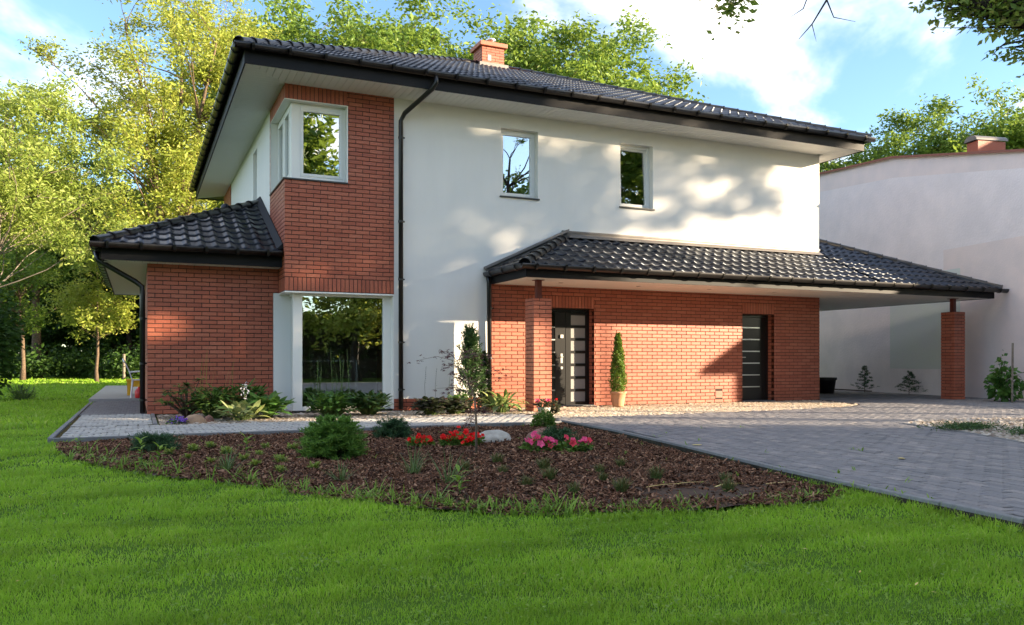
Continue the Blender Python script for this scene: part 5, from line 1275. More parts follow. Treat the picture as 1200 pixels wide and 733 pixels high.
cp = nb(16.2, 1.9, 6.6); cp.z = 6.35; m_ = MB().obox(cp + Vector((0, 0, .2)), nd * .42, nn_ * .9, Vector((0, 0, 1.15))); ch2 = m_.build('chimney', M['brick'], nbh)
m_ = MB(); k_ = 10; vs = []
for s_ in (-.52, .52):
    for k in range(k_): an = math.pi * k / (k_ - 1); vs.append(cp + nn_ * s_ + nd * (.24 * math.cos(an)) + Vector((0, 0, .79 + .16 * math.sin(an))))
m_.add(vs, [(k, k + 1, k_ + k + 1, k_ + k) for k in range(k_ - 1)] + [tuple(range(k_))]); m_.build('chimney_hood', M['zinc'], ch2)

# ================================================================== GARDEN PLANTS
# spruce bush, juniper, box
plant('spruce_bush', 'dense round dwarf spruce bush in the bark mulch before the large corner pane', 'bush', (1.83, 8.5, -.05), list(zip(('stem', 'foliage'), conifer_mesh(5, .41, .58, 230, M['leaf_spruce'], needle=(.030, .0065), sprigs=11, per=18, ball=True))))
plant('juniper_bush', 'low spreading juniper left of the red flowers', 'bush', (2.93, 10.2, -.05), list(zip(('stem', 'foliage'), conifer_mesh(6, .24, .44, 70, M['leaf_juniper'], needle=(.035, .006), sprigs=8, per=14, ball=True, up=.6))))
plant('juniper_bush', 'small low pine shoot against the kerb at the narrow end of the bed', 'bush', (.17, 9.9, -.05), list(zip(('stem', 'foliage'), conifer_mesh(7, .17, .42, 60, M['leaf_juniper'], needle=(.045, .006), sprigs=7, per=12, ball=True, up=.8))))
plant('juniper_bush', 'small bushy juniper behind the pink flowers beside the driveway kerb', 'bush', (4.35, 8.35, -.05), list(zip(('stem', 'foliage'), conifer_mesh(9, .22, .40, 60, M['leaf_juniper'], needle=(.035, .006), sprigs=7, per=12, ball=True, up=.8))))
def cloud(n, r, h, seed, hollow=.5):
    g_ = np.random.default_rng(seed); v = g_.normal(0, 1, (n, 3)); v /= np.linalg.norm(v, axis=1)[:, None]; v *= (g_.random((n, 1)) ** hollow)
    v[:, 2] = np.abs(v[:, 2]) if hollow < .5 else v[:, 2] * .5 + .5
    return v * np.array((r, r, h)) * (1 + .12 * np.sin(5 * np.arctan2(v[:, 1], v[:, 0]))[:, None])
plant('box_bush', 'small clipped box bush at the end of the bed before the brick pillar', 'bush', (5.55, 11.1, -.05), [('foliage', leafmesh('foliage', cloud(2600, .17, .26, 3, .3), .028, .018, M['leaf_box'], 3)), ('stem', MB().tube([(0, 0, 0), (0, 0, .16)], .012, 6).mesh('stem', M['twig']))])
# thuja by the porch corner: two leaning spires
def spire(name, label, loc, h, w_, mat, seed, n=3800, ls=.05, lean=(0, 0)):
    g_ = np.random.default_rng(seed); t = g_.random(n) ** .8; an = g_.uniform(0, 6.28, n); pr = np.where(t < .22, .72 + t * 1.3, (1 - (t - .22) / .80) ** .75)
    lob = 1 + .28 * np.sin(an * 3 + t * 14) + .15 * np.sin(an * 5 - t * 23); r_ = w_ * .5 * pr * lob * np.sqrt(g_.uniform(.25, 1, n))
    C = np.stack([r_ * np.cos(an) + lean[0] * t, r_ * np.sin(an) + lean[1] * t, t * h], 1)
    V, F = leaf_arrays(C, ls, ls * .38, g_, droop=-.75, up=0)
    return plant(name, label, 'shrub', loc, [('foliage', np_mesh('foliage', V, F, False, mat)), ('stem', MB().tube([(0, 0, 0), (lean[0] * .8, lean[1] * .8, h * .8)], [.02, .004], 6).mesh('stem', M['twig']))])
M['leaf_thuja_dark'] = leaf('dark_thuja_leaf', [(0.022, 0.060, 0.018), (0.045, 0.10, 0.028), (0.075, 0.14, 0.035)], (.1, .17, .04), .2)
conif = conifer_mesh(21, 1.42, .52, 150, M['leaf_thuja_dark'], needle=(.05, .010), sprigs=8, per=14, up=1.0, base=.1, power=.55)
plant('cypress_shrub', 'dark upright cypress with loose shoots before the white wall at the porch corner', 'shrub', (5.72, 14.55, -.02), list(zip(('stem', 'foliage'), conif)))
spire('cypress_shrub', 'narrow darker cypress hard against the brick at the porch downpipe', (6.08, 14.75, -.02), 1.12, .34, M['leaf_thuja_dark'], 22, 2600, .055)
# potted thuja by the entrance
pt = thing('potted_thuja', 'slim clipped thuja spire in a terracotta pot right of the entrance door', 'potted plant', (9.08, 14.72, 0.0))
m_ = MB().lathe([(.11, 0), (.118, .02), (.135, .12), (.155, .26), (.175, .275), (.178, .31), (.162, .312), (.158, .27)], (9.08, 14.72, 0.0), 26); m_.build('pot', M['terracotta'], pt, smooth=True)
MB().lathe([(.158, .255), (.01, .27)], (9.08, 14.72, 0), 20).build('soil', M['soil'], pt)
g_ = np.random.default_rng(17); n = 6500; t = g_.random(n) ** .85; an = g_.uniform(0, 6.28, n); prf = np.where(t < .2, .8 + t, (1 - (t - .2) / .81) ** .62)
rr_ = .165 * prf * (1 + .2 * np.sin(an * 4 + t * 17)) * np.sqrt(g_.uniform(.35, 1, n)); C = np.stack([9.08 + rr_ * np.cos(an), 14.72 + rr_ * np.sin(an), .28 + t * 1.22], 1)
V, F = leaf_arrays(C, .045, .018, g_, droop=-.8, up=0); np_obj('foliage', V, F, M['leaf_thuja'], pt)
MB().tube([(9.08, 14.72, .2), (9.08, 14.72, 1.3)], [.02, .005], 6).build('stem', M['twig'], pt)

# broad-leaved clumps
ell = lambda t: math.sin(math.pi * (.04 + .95 * t)) ** .8
def leafclump(n, r, h, L, W, mat, seed, el=(.2, 1.3), droop=1.0, crease=.12, stems=True):
    rr = random.Random(seed); m_ = MB(); st = MB()
    for k in range(n):
        az = rr.uniform(0, 6.28); rad = r * rr.random() ** .6 * .55; e = rr.uniform(*el); hz = h * rr.uniform(.25, .85) * (1 - .35 * rad / r)
        b = Vector((rad * math.cos(az), rad * math.sin(az), hz)); st.tube([(b.x * .3, b.y * .3, 0), b * .7, b], [.006, .004, .003], 4, False)
        strip(m_, b, az + rr.gauss(0, .5), e, L * rr.uniform(.7, 1.2), W * rr.uniform(.75, 1.2), droop * rr.uniform(.6, 1.4), 5, ell, crease)
    return [('foliage', m_.mesh('foliage', mat)), ('stem', st.mesh('stem', M['stem']))]
plant('hosta', 'blue-green hosta with broad leaves under the brick wing wall beside the white frame', 'plant', (1.95, 14.35, -.02), leafclump(52, .52, .42, .30, .19, M['leaf_hosta'], 1))
plant('hosta', 'pale-edged hosta with a white flower spike before the brick wing', 'plant', (1.52, 14.0, -.02), leafclump(42, .46, .28, .25, .15, M['leaf_varieg'], 2))
m_ = MB().tube([(1.6, 14.1, 0), (1.58, 14.1, .55)], [.007, .004], 5); fs = thing('hosta_flower', 'white bell flower spike rising from the pale-edged hosta', 'flower', (1.6, 14.1, -.02)); m_.build('stem', M['stem'], fs)
C = np.array([(1.58 + R.gauss(0, .022), 14.1 + R.gauss(0, .022), .34 + R.random() * .26) for _ in range(34)]); V, F = leaf_arrays(C, .045, .022, NR, droop=.5); np_obj('blossom', V, F, M['petal_white'], fs)
plant('peony', 'deep green bushy perennial in the middle of the wing wall border', 'plant', (1.15, 14.6, -.02), leafclump(340, .58, .62, .17, .065, M['leaf_rhodo'], 3, (.0, 1.2)))
plant('peony', 'bushy green perennial next to the white bay frame', 'plant', (1.75, 15.1, -.02), leafclump(260, .50, .66, .16, .07, M['leaf_hosta'], 4, (.0, 1.2)))
def rhodo(n_whorl, r, h, seed):
    rr = random.Random(seed); m_ = MB(); st = MB()
    for k in range(n_whorl):
        az = rr.uniform(0, 6.28); q = r * rr.random() ** .5; c = Vector((q * math.cos(az), q * math.sin(az), h * (rr.uniform(.35, 1) if q < r * .6 else rr.uniform(.25, .75))))
        st.tube([(0, 0, 0), (c.x * .5, c.y * .5, c.z * .6), c], [.014, .010, .006], 5, False)
        for j in range(9): strip(m_, c, j * .7 + rr.gauss(0, .15), rr.uniform(-.1, .6), .15 * rr.uniform(.8, 1.2), .045, .7, 4, ell, .1)
    return [('foliage', m_.mesh('foliage', M['leaf_rhodo'])), ('stem', st.mesh('stem', M['twig']))]
plant('rhododendron', 'rhododendron with whorls of glossy leaves at the left of the wing border', 'shrub', (.75, 15.0, -.02), rhodo(34, .50, .66, 5))
# tall grassy seed stalks over the wing border
m_ = MB()
for k in range(9): b = Vector((1.2 + R.uniform(-.3, .35), 14.8, .3)); strip(m_, b, R.uniform(0, 6), 1.4, R.uniform(.5, .95), .008, .12, 5, blade)
sd = thing('seed_stalks', 'thin yellowish seed stalks rising above the wing border', 'plant', (1.2, 14.8, 0)); m_.build('stalk', M['leaf_sedum'], sd)
# perennials before the corner pane
plant('perennial_clump', 'broad bright green perennial clump before the large corner pane', 'plant', (3.05, 14.35, -.02), leafclump(330, .66, .50, .17, .075, M['leaf_hosta'], 7, (.0, 1.2)))
plant('perennial_clump', 'rounded green leafy clump before the right frame of the corner pane', 'plant', (3.75, 14.5, -.02), leafclump(300, .60, .46, .16, .07, M['leaf_rhodo'], 8, (.0, 1.2)))
m_ = MB(); m2 = MB()
for k in range(7):
    bx, by = 3.0 + R.uniform(-.2, .45), 14.55; hh_ = R.uniform(.75, 1.15); m_.tube([(bx, by, .1), (bx + R.uniform(-.06, .06), by, hh_)], [.005, .003], 5)
    for j in range(16): strip(m2, (bx + R.gauss(0, .012), by + R.gauss(0, .012), hh_ * (.45 + .55 * j / 15)), R.uniform(0, 6), R.uniform(.2, 1), .06, .018, .6, 3, ell)
fx = thing('foxglove', 'tall yellow-green flower spikes before the large corner pane', 'plant', (3.1, 14.55, 0)); m_.build('stem', M['stem'], fx); m2.build('foliage', M['leaf_hosta'], fx)
plant('heuchera', 'dark purplish heuchera clump right of the main downpipe', 'plant', (4.78, 14.05, -.02), leafclump(230, .48, .36, .13, .11, M['leaf_heuch'], 9, (-.1, 1.0)))
plant('heuchera', 'dark leafy heuchera clump in the middle of the white wall border', 'plant', (5.25, 14.1, -.02), leafclump(220, .46, .34, .13, .10, M['leaf_heuch'], 10, (-.1, 1.0)))
plant('perennial_clump', 'yellow-green lobed leaves between the two dark heucheras and the cypress', 'plant', (5.45, 14.35, -.02), leafclump(90, .34, .44, .14, .10, M['leaf_box'], 11, (.0, 1.1)))
m_ = MB()
for (bx, hh_) in ((4.72, .85), (4.92, .82), (5.18, .72)):
    m_.tube([(bx, 14.2, .1), (bx - .02, 14.2, hh_ * .6), (bx + .01, 14.2, hh_)], [.004, .003, .002], 4, False)
    for j in range(9): strip(m_, (bx, 14.2, hh_ * (.6 + .4 * j / 9)), R.uniform(0, 6), .5, .03, .012, .5, 2, ell)
tag(m_.build('flower_stalk', M['leaf_heuch'], origin=(4.9, 14.2, 0)), 'thin dark flower stalks above the heuchera against the white wall', 'plant')
plant('hosta', 'striped hosta with long cream-edged leaves left of the brick pillar', 'plant', (6.15, 14.05, -.02), leafclump(70, .44, .30, .36, .095, M['leaf_varieg'], 12, (.2, 1.3), 1.3))
plant('violet_flower', 'small violet bellflowers before the tan boulder under the wing', 'flower', (.55, 13.62, -.02), [('blossom', leafmesh('blossom', cloud(120, .14, .10, 4), .04, .03, M['petal_violet'], 4)), ('foliage', leafmesh('foliage', cloud(260, .15, .08, 5), .035, .02, M['leaf_hosta'], 5))])

# boulders
def boulder(name, label, loc, s3, mat, seed, rz=0):
    import bmesh
    bm = bmesh.new(); bmesh.ops.create_icosphere(bm, subdivisions=4, radius=1); rr = random.Random(seed); ph = [rr.uniform(0, 6) for _ in range(9)]
    for v in bm.verts:
        p = v.co; k = 1 + .10 * math.sin(2.1 * p.x + ph[0]) * math.cos(2.3 * p.y + ph[1]) + .07 * math.sin(4.3 * p.y + ph[2] + 2 * p.z) + .035 * math.sin(9 * p.x + ph[3]) * math.sin(8 * p.z + ph[4])
        v.co = Vector((p.x * s3[0], p.y * s3[1], p.z * s3[2] if p.z > 0 else p.z * s3[2] * .4)) * k
    me = bpy.data.meshes.new(name); bm.to_mesh(me); bm.free(); me.materials.append(mat); set_smooth(me)
    o = bpy.data.objects.new(name, me); link(o, None, loc); o.rotation_euler[2] = rz; tag(o, label, 'boulder'); return o
boulder('boulder', 'flat pale grey boulder behind the purple maple stem', (4.0, 9.42, -.06), (.25, .17, .14), M['rock_pale'], 1, -.3)
boulder('boulder', 'reddish boulder behind the pink flowers', (4.62, 9.25, -.06), (.24, .17, .17), M['rock_red'], 2, -.3)
boulder('boulder', 'tan boulder in the gravel under the brick wing', (.80, 13.75, -.05), (.17, .13, .19), M['rock_tan'], 3, .2)
boulder('boulder', 'small dull stone half hidden beside the tan boulder', (1.02, 13.95, -.04), (.09, .08, .12), M['rock_red'], 4)

# flowers
def flowers(name, label, loc, mounds, pm, seed, fs=.055, leafm='leaf_box', nf=16):
    t = thing(name, label, 'flowers', loc); rr = random.Random(seed)
    fol = []; m_ = MB(); st = MB()
    for (ox, oy, r, h) in mounds:
        fol.append(cloud(260, r, h * .75, seed, .6) + np.array((loc[0] + ox, loc[1] + oy, loc[2])))
        for k in range(nf):
            a = rr.uniform(0, 6.28); q = r * math.sqrt(rr.random()) * 1.05; c = Vector((loc[0] + ox + q * math.cos(a), loc[1] + oy + q * math.sin(a), loc[2] + h * rr.uniform(.55, 1.1) * (1.05 - .3 * q / r)))
            st.tube([(c.x * .3 + (loc[0] + ox) * .7, c.y * .3 + (loc[1] + oy) * .7, loc[2]), c], [.004, .003], 4, False)
            ax = Vector((rr.gauss(0, .5) - CS * .6, rr.gauss(0, .5) - CC * .6, .8)).normalized(); x = ax.orthogonal().normalized(); y = ax.cross(x); f0 = fs * rr.uniform(.75, 1.2); n_ = 10
            ring = [c + (x * math.cos(6.283 * j / n_) + y * math.sin(6.283 * j / n_)) * f0 * .5 * (1 if j % 2 else .72) + ax * f0 * (.20 if j % 2 else .26) for j in range(n_)]
            inner = [c + (x * math.cos(6.283 * j / n_) + y * math.sin(6.283 * j / n_)) * f0 * .2 + ax * f0 * .05 for j in range(n_)]
            m_.add(ring + inner + [c - ax * f0 * .1], [(j, (j + 1) % n_, n_ + (j + 1) % n_, n_ + j) for j in range(n_)] + [(n_ + j, n_ + (j + 1) % n_, 2 * n_) for j in range(n_)])
    V, F = leaf_arrays(np.concatenate(fol), .05, .028, np.random.default_rng(seed)); np_obj('foliage', V, F, M[leafm], t)
    m_.build('blossom', M[pm], t); st.build('stem', M['stem'], t); return t
flowers('begonia', 'small patch of red flowers left of the larger red patch in the bed', (2.93, 9.1, -.05), [(0, 0, .10, .14), (.11, .02, .07, .11)], 'petal_red', 1, .06)
flowers('begonia', 'larger patch of bright red flowers in the middle of the bed', (3.42, 9.0, -.05), [(-.13, 0, .10, .15), (.02, .05, .13, .20), (.17, .0, .10, .15), (.06, -.08, .10, .12)], 'petal_red', 2, .065, nf=16)
flowers('petunia', 'pink flowers in front of the reddish boulder', (3.95, 7.95, -.05), [(-.06, 0, .15, .20), (.08, 0, .12, .16)], 'petal_pink', 3, .085, nf=12)
flowers('petunia', 'pink flowers nearest the driveway kerb before the juniper', (4.28, 7.85, -.05), [(-.05, 0, .13, .17), (.10, 0, .10, .16)], 'petal_pink', 4, .085, nf=6)
pf = flowers('flower_pot', 'dark-leaved potted begonia with one pink and one red bloom beside the brick pillar', (6.65, 13.2, .10), [(-.06, 0, .13, .22)], 'petal_pink', 6, .10, 'leaf_heuch', 2)
MB().lathe([(.09, -.1), (.12, .0), (.125, .02), (.11, .02)], (6.6, 13.2, .0 + .1), 18).build('pot', M['rock_pale'], pf, smooth=True)
flowers('begonia', 'single red bloom beside the pink one by the brick pillar', (6.82, 13.2, -.0), [(0, 0, .07, .30)], 'petal_red', 8, .07, 'leaf_heuch', 2)

# purple maple sapling
rr = random.Random(4); wood = MB(); m_ = MB(); mp = Vector((3.22, 8.02, -.05))
stem = [mp, mp + Vector((.0, 0, .35)), mp + Vector((-.02, .0, .62)), mp + Vector((-.10, .02, .82)), mp + Vector((-.2, .04, 1.0))]
wood.tube(stem, [.014, .012, .009, .006, .003], 6)
tips = []
for k in range(30):
    j = rr.choice((1, 2, 2, 3, 3, 4)); a = stem[j] + (stem[min(4, j + 1)] - stem[j]) * rr.random(); az = rr.choice((math.pi - YAW, -YAW)) + rr.gauss(0, .7); L = rr.uniform(.18, .46)
    if j == 1: L *= .4
    e = a + Vector((math.cos(az) * L, math.sin(az) * L, rr.uniform(-.02, .16) if j > 1 else rr.uniform(-.08, .04)))
    wood.tube([a, (a + e) * .5 + Vector((0, 0, .05)), e], [.004, .003, .0015], 4, False)
    for q in range(9):
        t = rr.uniform(.35, 1.05); p = a + (e - a) * t + Vector((rr.gauss(0, .03), rr.gauss(0, .03), rr.gauss(0, .018) + .05 * math.sin(math.pi * min(1, t))))
        az2 = rr.uniform(0, 6.28)
        for f_ in (-1.1, -.55, 0, .55, 1.1): strip(m_, p, az2 + f_, rr.uniform(-.5, .1), .048 * (1 - .25 * abs(f_)), .010, .5, 3, ell)
tr = thing('maple_sapling', 'purple-leaved Japanese maple sapling with a slim bare stem in the bed', 'sapling', tuple(mp)); wood.build('stem', M['stalk'], tr, smooth=True); m_.build('foliage', M['leaf_maple'], tr)

# grassy tufts and weeds
def tuft(n, L, W, mat, seed, spread=.06, el=(.7, 1.5), droop=.9):
    rr = random.Random(seed); m_ = MB()
    for k in range(n): a = rr.uniform(0, 6.28); strip(m_, (spread * rr.random() * math.cos(a), spread * rr.random() * math.sin(a), 0), a, rr.uniform(*el), L * rr.uniform(.5, 1.15), W, droop * rr.uniform(.3, 1.4), 5, blade)
    return [('blade', m_.mesh('blade', mat))]
for (lb, x, y, n, L, s_) in (('loose tall grass tuft before the red flowers', 2.18, 6.9, 34, .34, 1), ('low spreading grass tuft below the round spruce bush', 1.52, 6.75, 40, .22, 2), ('broad grass tuft near the left end of the bed', .72, 7.75, 50, .24, 3), ('arching grass tuft in the middle of the front bed edge', 2.25, 6.2, 40, .32, 4)):
    plant('grass_tuft', lb, 'grass tuft', (x, y, -.045), tuft(n, L, .010, M['tuft'], s_))
def weed(seed, h, n, W=.035, L=.09, mat='weed'):
    rr = random.Random(seed); m_ = MB(); st = MB(); st.tube([(0, 0, 0), (rr.uniform(-.03, .03), rr.uniform(-.03, .03), h)], [.005, .002], 5, False)
    for k in range(n): strip(m_, (0, 0, h * (.15 + .85 * k / n)), k * 2.4 + rr.gauss(0, .3), rr.uniform(.2, 1.1), L * rr.uniform(.7, 1.3), W * rr.uniform(.7, 1.2), 1.0, 4, ell, .1)
    return [('leaf', m_.mesh('leaf', M[mat])), ('stem', st.mesh('stem', M['stem']))]
for i, (lb, x, y, h, n) in enumerate((('tall leafy weed at the left end of the bed edge', .02, 8.35, .30, 14), ('bushy weed next to the tall one at the left end of the bed', .18, 8.25, .24, 14), ('broad-leaved bright weed in front of the arching grass tuft', 2.12, 5.62, .22, 12), ('small weed growing at the kerb left of the bed', -.62, 10.4, .16, 9), ('leafy weed behind the sedum clumps by the path kerb', 1.05, 9.2, .2, 10))):
    plant('weed', lb, 'weed', (x, y, -.06), weed(20 + i, h, n))
# fringe of seedlings and long grass along the bed edge: uncountable
m_ = MB(); edge = bed_poly_in[1:13]
for k in range(760):
    i = R.randrange(len(edge) - 1); t = R.random(); a, b = edge[i], edge[i + 1]; x = a[0] + (b[0] - a[0]) * t + R.gauss(0, .08); y = a[1] + (b[1] - a[1]) * t + R.gauss(-.03, .12); hq = R.lognormvariate(-2.75, .45)
    for q in range(R.randrange(3, 8)): strip(m_, (x + R.gauss(0, .015), y + R.gauss(0, .015), -.06), R.uniform(0, 6.28), R.uniform(.6, 1.5), hq * R.uniform(.7, 1.5) * (1.0 if i < 9 else .6), R.uniform(.006, .014), R.uniform(.3, 1.6), 4, blade if R.random() < .6 else ell)
m_.build('seedlings', M['weed'], kind='stuff')
m_ = MB()
for k in range(60):
    x, y = scatter_poly(bed_poly, 1)[0]
    for q in range(R.randrange(2, 5)): strip(m_, (x, y, -.045), R.uniform(0, 6.28), R.uniform(.5, 1.4), R.uniform(.03, .08), R.uniform(.006, .012), R.uniform(.3, 1.2), 3, ell)
m_.build('seedlings', M['weed'], kind='stuff')
sm = leafclump(60, .075, .07, .045, .014, M['leaf_sedum'], 31, (.2, 1.4), .6)
for (x, y) in ((.55, 9.6), (.85, 9.1), (.45, 8.9), (1.15, 8.9), (.95, 8.5), (.62, 8.3), (1.25, 8.15), (.98, 7.9), (1.3, 9.6), (.3, 9.4), (1.55, 9.3), (1.45, 7.55), (.75, 9.95), (1.15, 7.5)):
    plant('sedum_clump', 'little yellow-green sedum clump in the left part of the bed', 'plant', (x, y, -.045), sm, 'sedum clumps in the left part of the bed', R.uniform(0, 6), R.uniform(.8, 1.35))
hm = leafclump(90, .085, .08, .05, .007, M['leaf_dry'], 32, (.5, 1.5), .4)
for (x, y) in ((2.9, 6.6), (3.1, 6.1), (3.35, 6.7), (3.5, 5.9), (2.75, 5.8), (3.7, 6.3), (3.95, 5.8), (2.95, 5.4), (3.3, 5.3), (4.1, 6.6), (4.35, 5.4), (2.65, 6.9), (3.15, 7.3), (4.05, 5.0)):
    plant('heath_clump', 'small dull olive heath clump in the right part of the bed', 'plant', (x, y, -.045), hm, 'heath clumps in the right part of the bed', R.uniform(0, 6), R.uniform(.8, 1.3))
m_ = MB()
for (x, y, a, L) in ((3.55, 5.35, .3, .35), (3.85, 5.4, .1, .3), (4.05, 5.15, .7, .28), (4.12, 5.2, .2, .25), (4.5, 5.1, .1, .3)): strip(m_, (x, y, -.02), a - .4, .12, L, .02, .25, 5, blade)
tag(m_.build('dry_leaf', M['straw'], origin=(3.9, 5.2, 0)), 'yellowed strap leaves lying on the bare soil patch of the bed', 'leaves')
m_ = MB()   # driveway sprouts
for k in range(26):
    dd = R.uniform(.1, 2.6); i = R.randrange(1, 5); a, b = DRV_E[i], DRV_E[i + 1]; t = R.random(); x = a[0] + (b[0] - a[0]) * t + (R.uniform(-.05, .12) if k < 14 else dd); y = a[1] + (b[1] - a[1]) * t
    for q in range(4): strip(m_, (x + R.gauss(0, .015), y + R.gauss(0, .015), -.01), R.uniform(0, 6.28), R.uniform(.3, 1.3), R.uniform(.03, .09), R.uniform(.008, .016), .8, 3, ell)
m_.build('sprouts', M['weed'], kind='stuff')
# stray pale leaves on the driveway
for (lb, x, y) in (('pale fallen leaf on the driveway nearest the kerb', 5.75, 7.55), ('pale fallen leaf on the driveway in front of the pebble island', 6.75, 5.75)):
    m_ = MB(); strip(m_, (x, y, .012), R.uniform(0, 6), .1, .13, .07, .2, 4, ell, .1); tag(m_.build('fallen_leaf', M['straw'], origin=(x, y, 0)), lb, 'leaf')

# right-hand side
fm_ = conifer_mesh(33, .62, .78, 34, M['leaf_fir'], needle=(.05, .008), sprigs=6, per=12, up=.18, base=.04, power=1.1)
plant('fir_sapling', 'small dark fir at the foot of the pastel wall beside the house corner', 'fir', (19.95, 18.3, .02), list(zip(('stem', 'foliage'), conifer_mesh(34, .76, .64, 36, M['leaf_fir'], needle=(.05, .008), sprigs=6, per=12, up=.2, base=.04, power=1.1))))
plant('fir_sapling', 'small tiered fir at the foot of the pastel wall left of the right-hand brick pillar', 'fir', (19.5, 16.35, .02), list(zip(('stem', 'foliage'), fm_)))
rv = [('foliage', leafmesh('foliage', np.concatenate([cloud(330, .38, .72, 36, .5) + np.array((0, 0, .05)), cloud(90, .15, 1.05, 38, .5) + np.array((-.15, 0, .1))]), .13, .10, M['leaf_hosta'], 36, droop=.5)), ('stem', MB().tube([(0, 0, 0), (.05, 0, .7)], [.012, .006], 5).tube([(-.1, 0, 0), (-.16, 0, 1.05)], [.012, .006], 5).tube([(.1, .05, 0), (.25, .05, .6)], [.010, .006], 5).mesh('stem', M['twig']))]
plant('raspberry_bush', 'leafy bush tied up by a stake right of the brick carport pillar', 'bush', (18.35, 12.75, 0), rv)
tag(MB().tube([(18.0, 12.35, -.05), (18.02, 12.35, 1.35)], .022, 8).build('wooden_stake', M['bark_grey'], origin=(18.0, 12.35, 0)), 'tall thin grey stake in front of the leafy bush by the pastel wall', 'stake')
spire('cypress_shrub', 'dark narrow evergreen before the far end of the pastel wall', (18.55, 12.05, 0), .62, .42, M['leaf_thuja_dark'], 37, 2400, .05)
for (lb, x, y) in (('creeping juniper in the middle of the pale gravel island', 10.35, 7.75), ('creeping juniper at the outer side of the pale gravel island', 10.45, 6.75)):
    V, F = leaf_arrays(np.array([(x + R.gauss(0, .24), y + R.gauss(0, .16), .03 + abs(R.gauss(0, .03))) for _ in range(1500)]), .05, .012, NR, droop=.0); t = thing('creeping_juniper', lb, 'plant', (x, y, 0)); np_obj('foliage', V, F, M['leaf_thuja_dark'], t); m_ = MB(); [m_.tube([(x, y, .01), (x + R.gauss(0, .25), y + R.gauss(0, .15), .03)], .006, 4, False) for _ in range(8)]; m_.build('stem', M['twig'], t)
bk = thing('bucket', 'black plastic bucket standing at the far house corner under the carport', 'bucket', (18.3, 18.2, -.01))
MB().lathe([(.22, 0), (.28, .42), (.30, .43), (.30, .46), (.27, .46), (.21, .03)], (18.3, 18.2, -.01), 20).build('body', M['blackplastic'], bk, smooth=True)
MB().lathe([(.29, .40), (.31, .40), (.31, .47), (.29, .47)], (18.3, 18.2, -.01), 20, False).build('rim', M['blackplastic'], bk)
# left: shaded shrub by the lawn
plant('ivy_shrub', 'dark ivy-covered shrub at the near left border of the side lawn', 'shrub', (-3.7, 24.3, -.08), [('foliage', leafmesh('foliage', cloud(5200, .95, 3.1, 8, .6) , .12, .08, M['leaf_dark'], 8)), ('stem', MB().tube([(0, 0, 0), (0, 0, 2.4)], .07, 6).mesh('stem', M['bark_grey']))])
plant('catmint', 'low grey-green flowering clump at the edge of the side lawn beside the dark shrub', 'plant', (-2.65, 24.0, -.08), leafclump(150, .55, .45, .16, .03, M['tuft'], 40, (.3, 1.4)))

# garden chair, toy table, red can on the terrace
cx, cy, cz0 = -.10, 22.05, .055
chr_ = thing('garden_chair', 'white slatted garden chair on the terrace behind the wing corner', 'chair', (cx, cy, cz0))
def leg(x, y, x2, y2): return MB().tube([(cx + x2, cy + y2, cz0), (cx + (x + x2) / 2, cy + (y + y2) / 2, cz0 + .2), (cx + x, cy + y, cz0 + .42)], [.02, .02, .024], 8)
for (x, y, a, b) in ((-.02, -.2, -.06, -.24), (.38, -.2, .42, -.23), (-.02, .2, -.06, .24), (.38, .2, .42, .23)): leg(x, y, a, b).build('leg', M['white'], chr_)
MB().box(cx - .04, cx + .42, cy - .23, cy + .23, cz0 + .42, cz0 + .445).build('seat', M['white'], chr_)
for k in range(6):
    yy = cy - .2 + .08 * k; MB().tube([(cx - .03, yy, cz0 + .43), (cx - .10, yy, cz0 + .65), (cx - .20, yy, cz0 + .88)], .014, 6).build('back_slat', M['white'], chr_)
MB().tube([(cx - .2, cy - .24, cz0 + .86), (cx - .235, cy - .1, cz0 + .93), (cx - .235, cy + .1, cz0 + .93), (cx - .2, cy + .24, cz0 + .86)], .02, 8).build('back_rail', M['white'], chr_)
for sgn in (-1, 1): MB().tube([(cx - .08, cy + .24 * sgn, cz0 + .62), (cx + .2, cy + .27 * sgn, cz0 + .64), (cx + .38, cy + .25 * sgn, cz0 + .6), (cx + .38, cy + .22 * sgn, cz0 + .43)], .018, 8).build('armrest', M['white'], chr_)
yt = thing('toy_table', 'yellow low table standing beyond the white garden chair', 'table', (.05, 23.6, .055))
MB().box(-.28, .6, 23.4, 24.1, .42, .47).box(-.26, .58, 23.42, 24.08, .28, .419).build('tabletop', M['yellow'], yt)
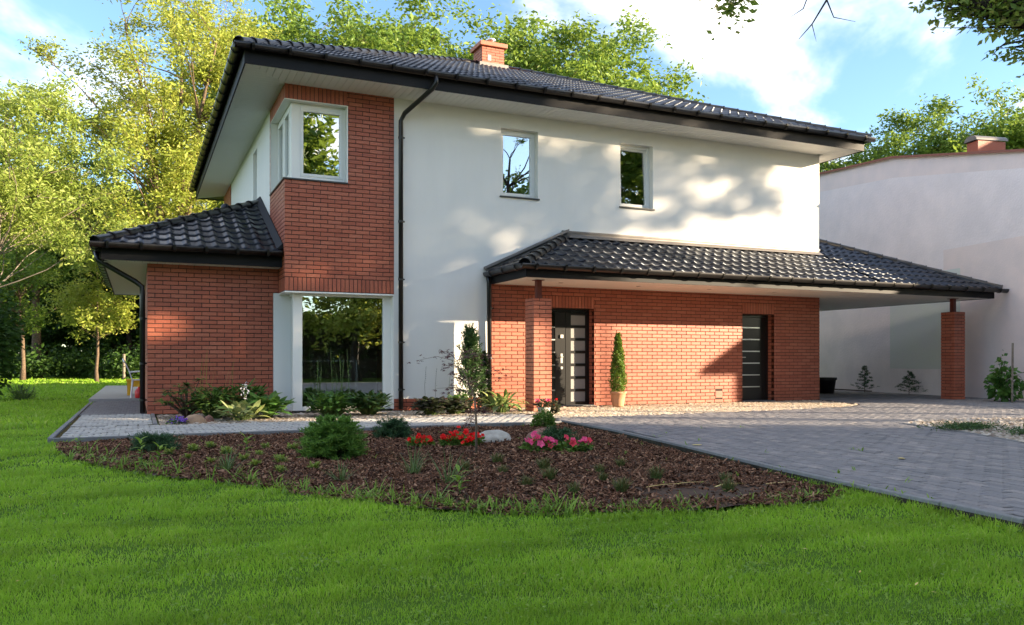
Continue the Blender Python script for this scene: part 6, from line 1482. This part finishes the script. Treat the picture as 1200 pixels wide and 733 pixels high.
for (x, y) in ((-.22, 23.46), (.54, 23.46), (-.22, 24.04), (.54, 24.04)): MB().box(x - .04, x + .04, y - .04, y + .04, .055, .279).build('leg', M['yellow'], yt)
rc = thing('spray_bottle', 'red plastic bottle with yellow cap standing at the edge of the terrace', 'bottle', (.02, 21.75, .055))
MB().lathe([(.08, 0), (.095, .02), (.095, .16), (.06, .22), (.03, .25), (.03, .27)], (.02, 21.75, .055), 18).build('body', M['redplastic'], rc, smooth=True)
MB().lathe([(.035, .27), (.035, .32), (.02, .33)], (.02, 21.75, .055), 12).build('cap', M['yellow'], rc)

# clover, dry bits and fallen leaves in the lawn: uncountable
C = []
for k in range(260):
    d = 2.5 + 4.5 * R.random() ** 1.2; l = R.uniform(-.66, .66) * d; x, y = G(l, d)
    C.append(np.array((x, y, -.04)) + NR.normal(0, 1, (R.randrange(8, 30), 3)) * np.array((.07, .07, .005)))
C = np.concatenate(C); ok = np.ones(len(C), bool)
for e in (bed_poly_in, drive_poly, path_a): ok &= ~inpoly(C, e)
V, F = leaf_arrays(C[ok], .016, .014, NR, up=3, droop=0); np_obj('clover', V, F, M['weed'], None, 'stuff')
C = []
for k in range(150):
    d = 2.5 + 6 * R.random(); l = R.uniform(-.66, .66) * d; x, y = G(l, d); C.append((x, y, -.038))
C = np.array(C); ok = np.ones(len(C), bool)
for e in (bed_poly_in, drive_poly, path_a): ok &= ~inpoly(C, e)
V, F = leaf_arrays(C[ok][::3], .026, .012, NR, up=1, droop=0); np_obj('leaf_litter', V, F, M['straw'], None, 'stuff')

m_ = MB()
for k in range(420):
    i = R.choice((3, 4, 4, 5, 5, 6, 6, 7)); a, b = DRV_E[i], DRV_E[i + 1]; t = R.random(); x = a[0] + (b[0] - a[0]) * t - abs(R.gauss(.02, .05)); y = a[1] + (b[1] - a[1]) * t
    for q in range(5): strip(m_, (x + R.gauss(0, .012), y + R.gauss(0, .012), -.065), R.uniform(0, 6.28), R.uniform(.7, 1.5), R.uniform(.04, .095), R.uniform(.004, .009), R.uniform(.2, 1.2), 3, blade)
m_.build('grass', M['grass'], kind='stuff')
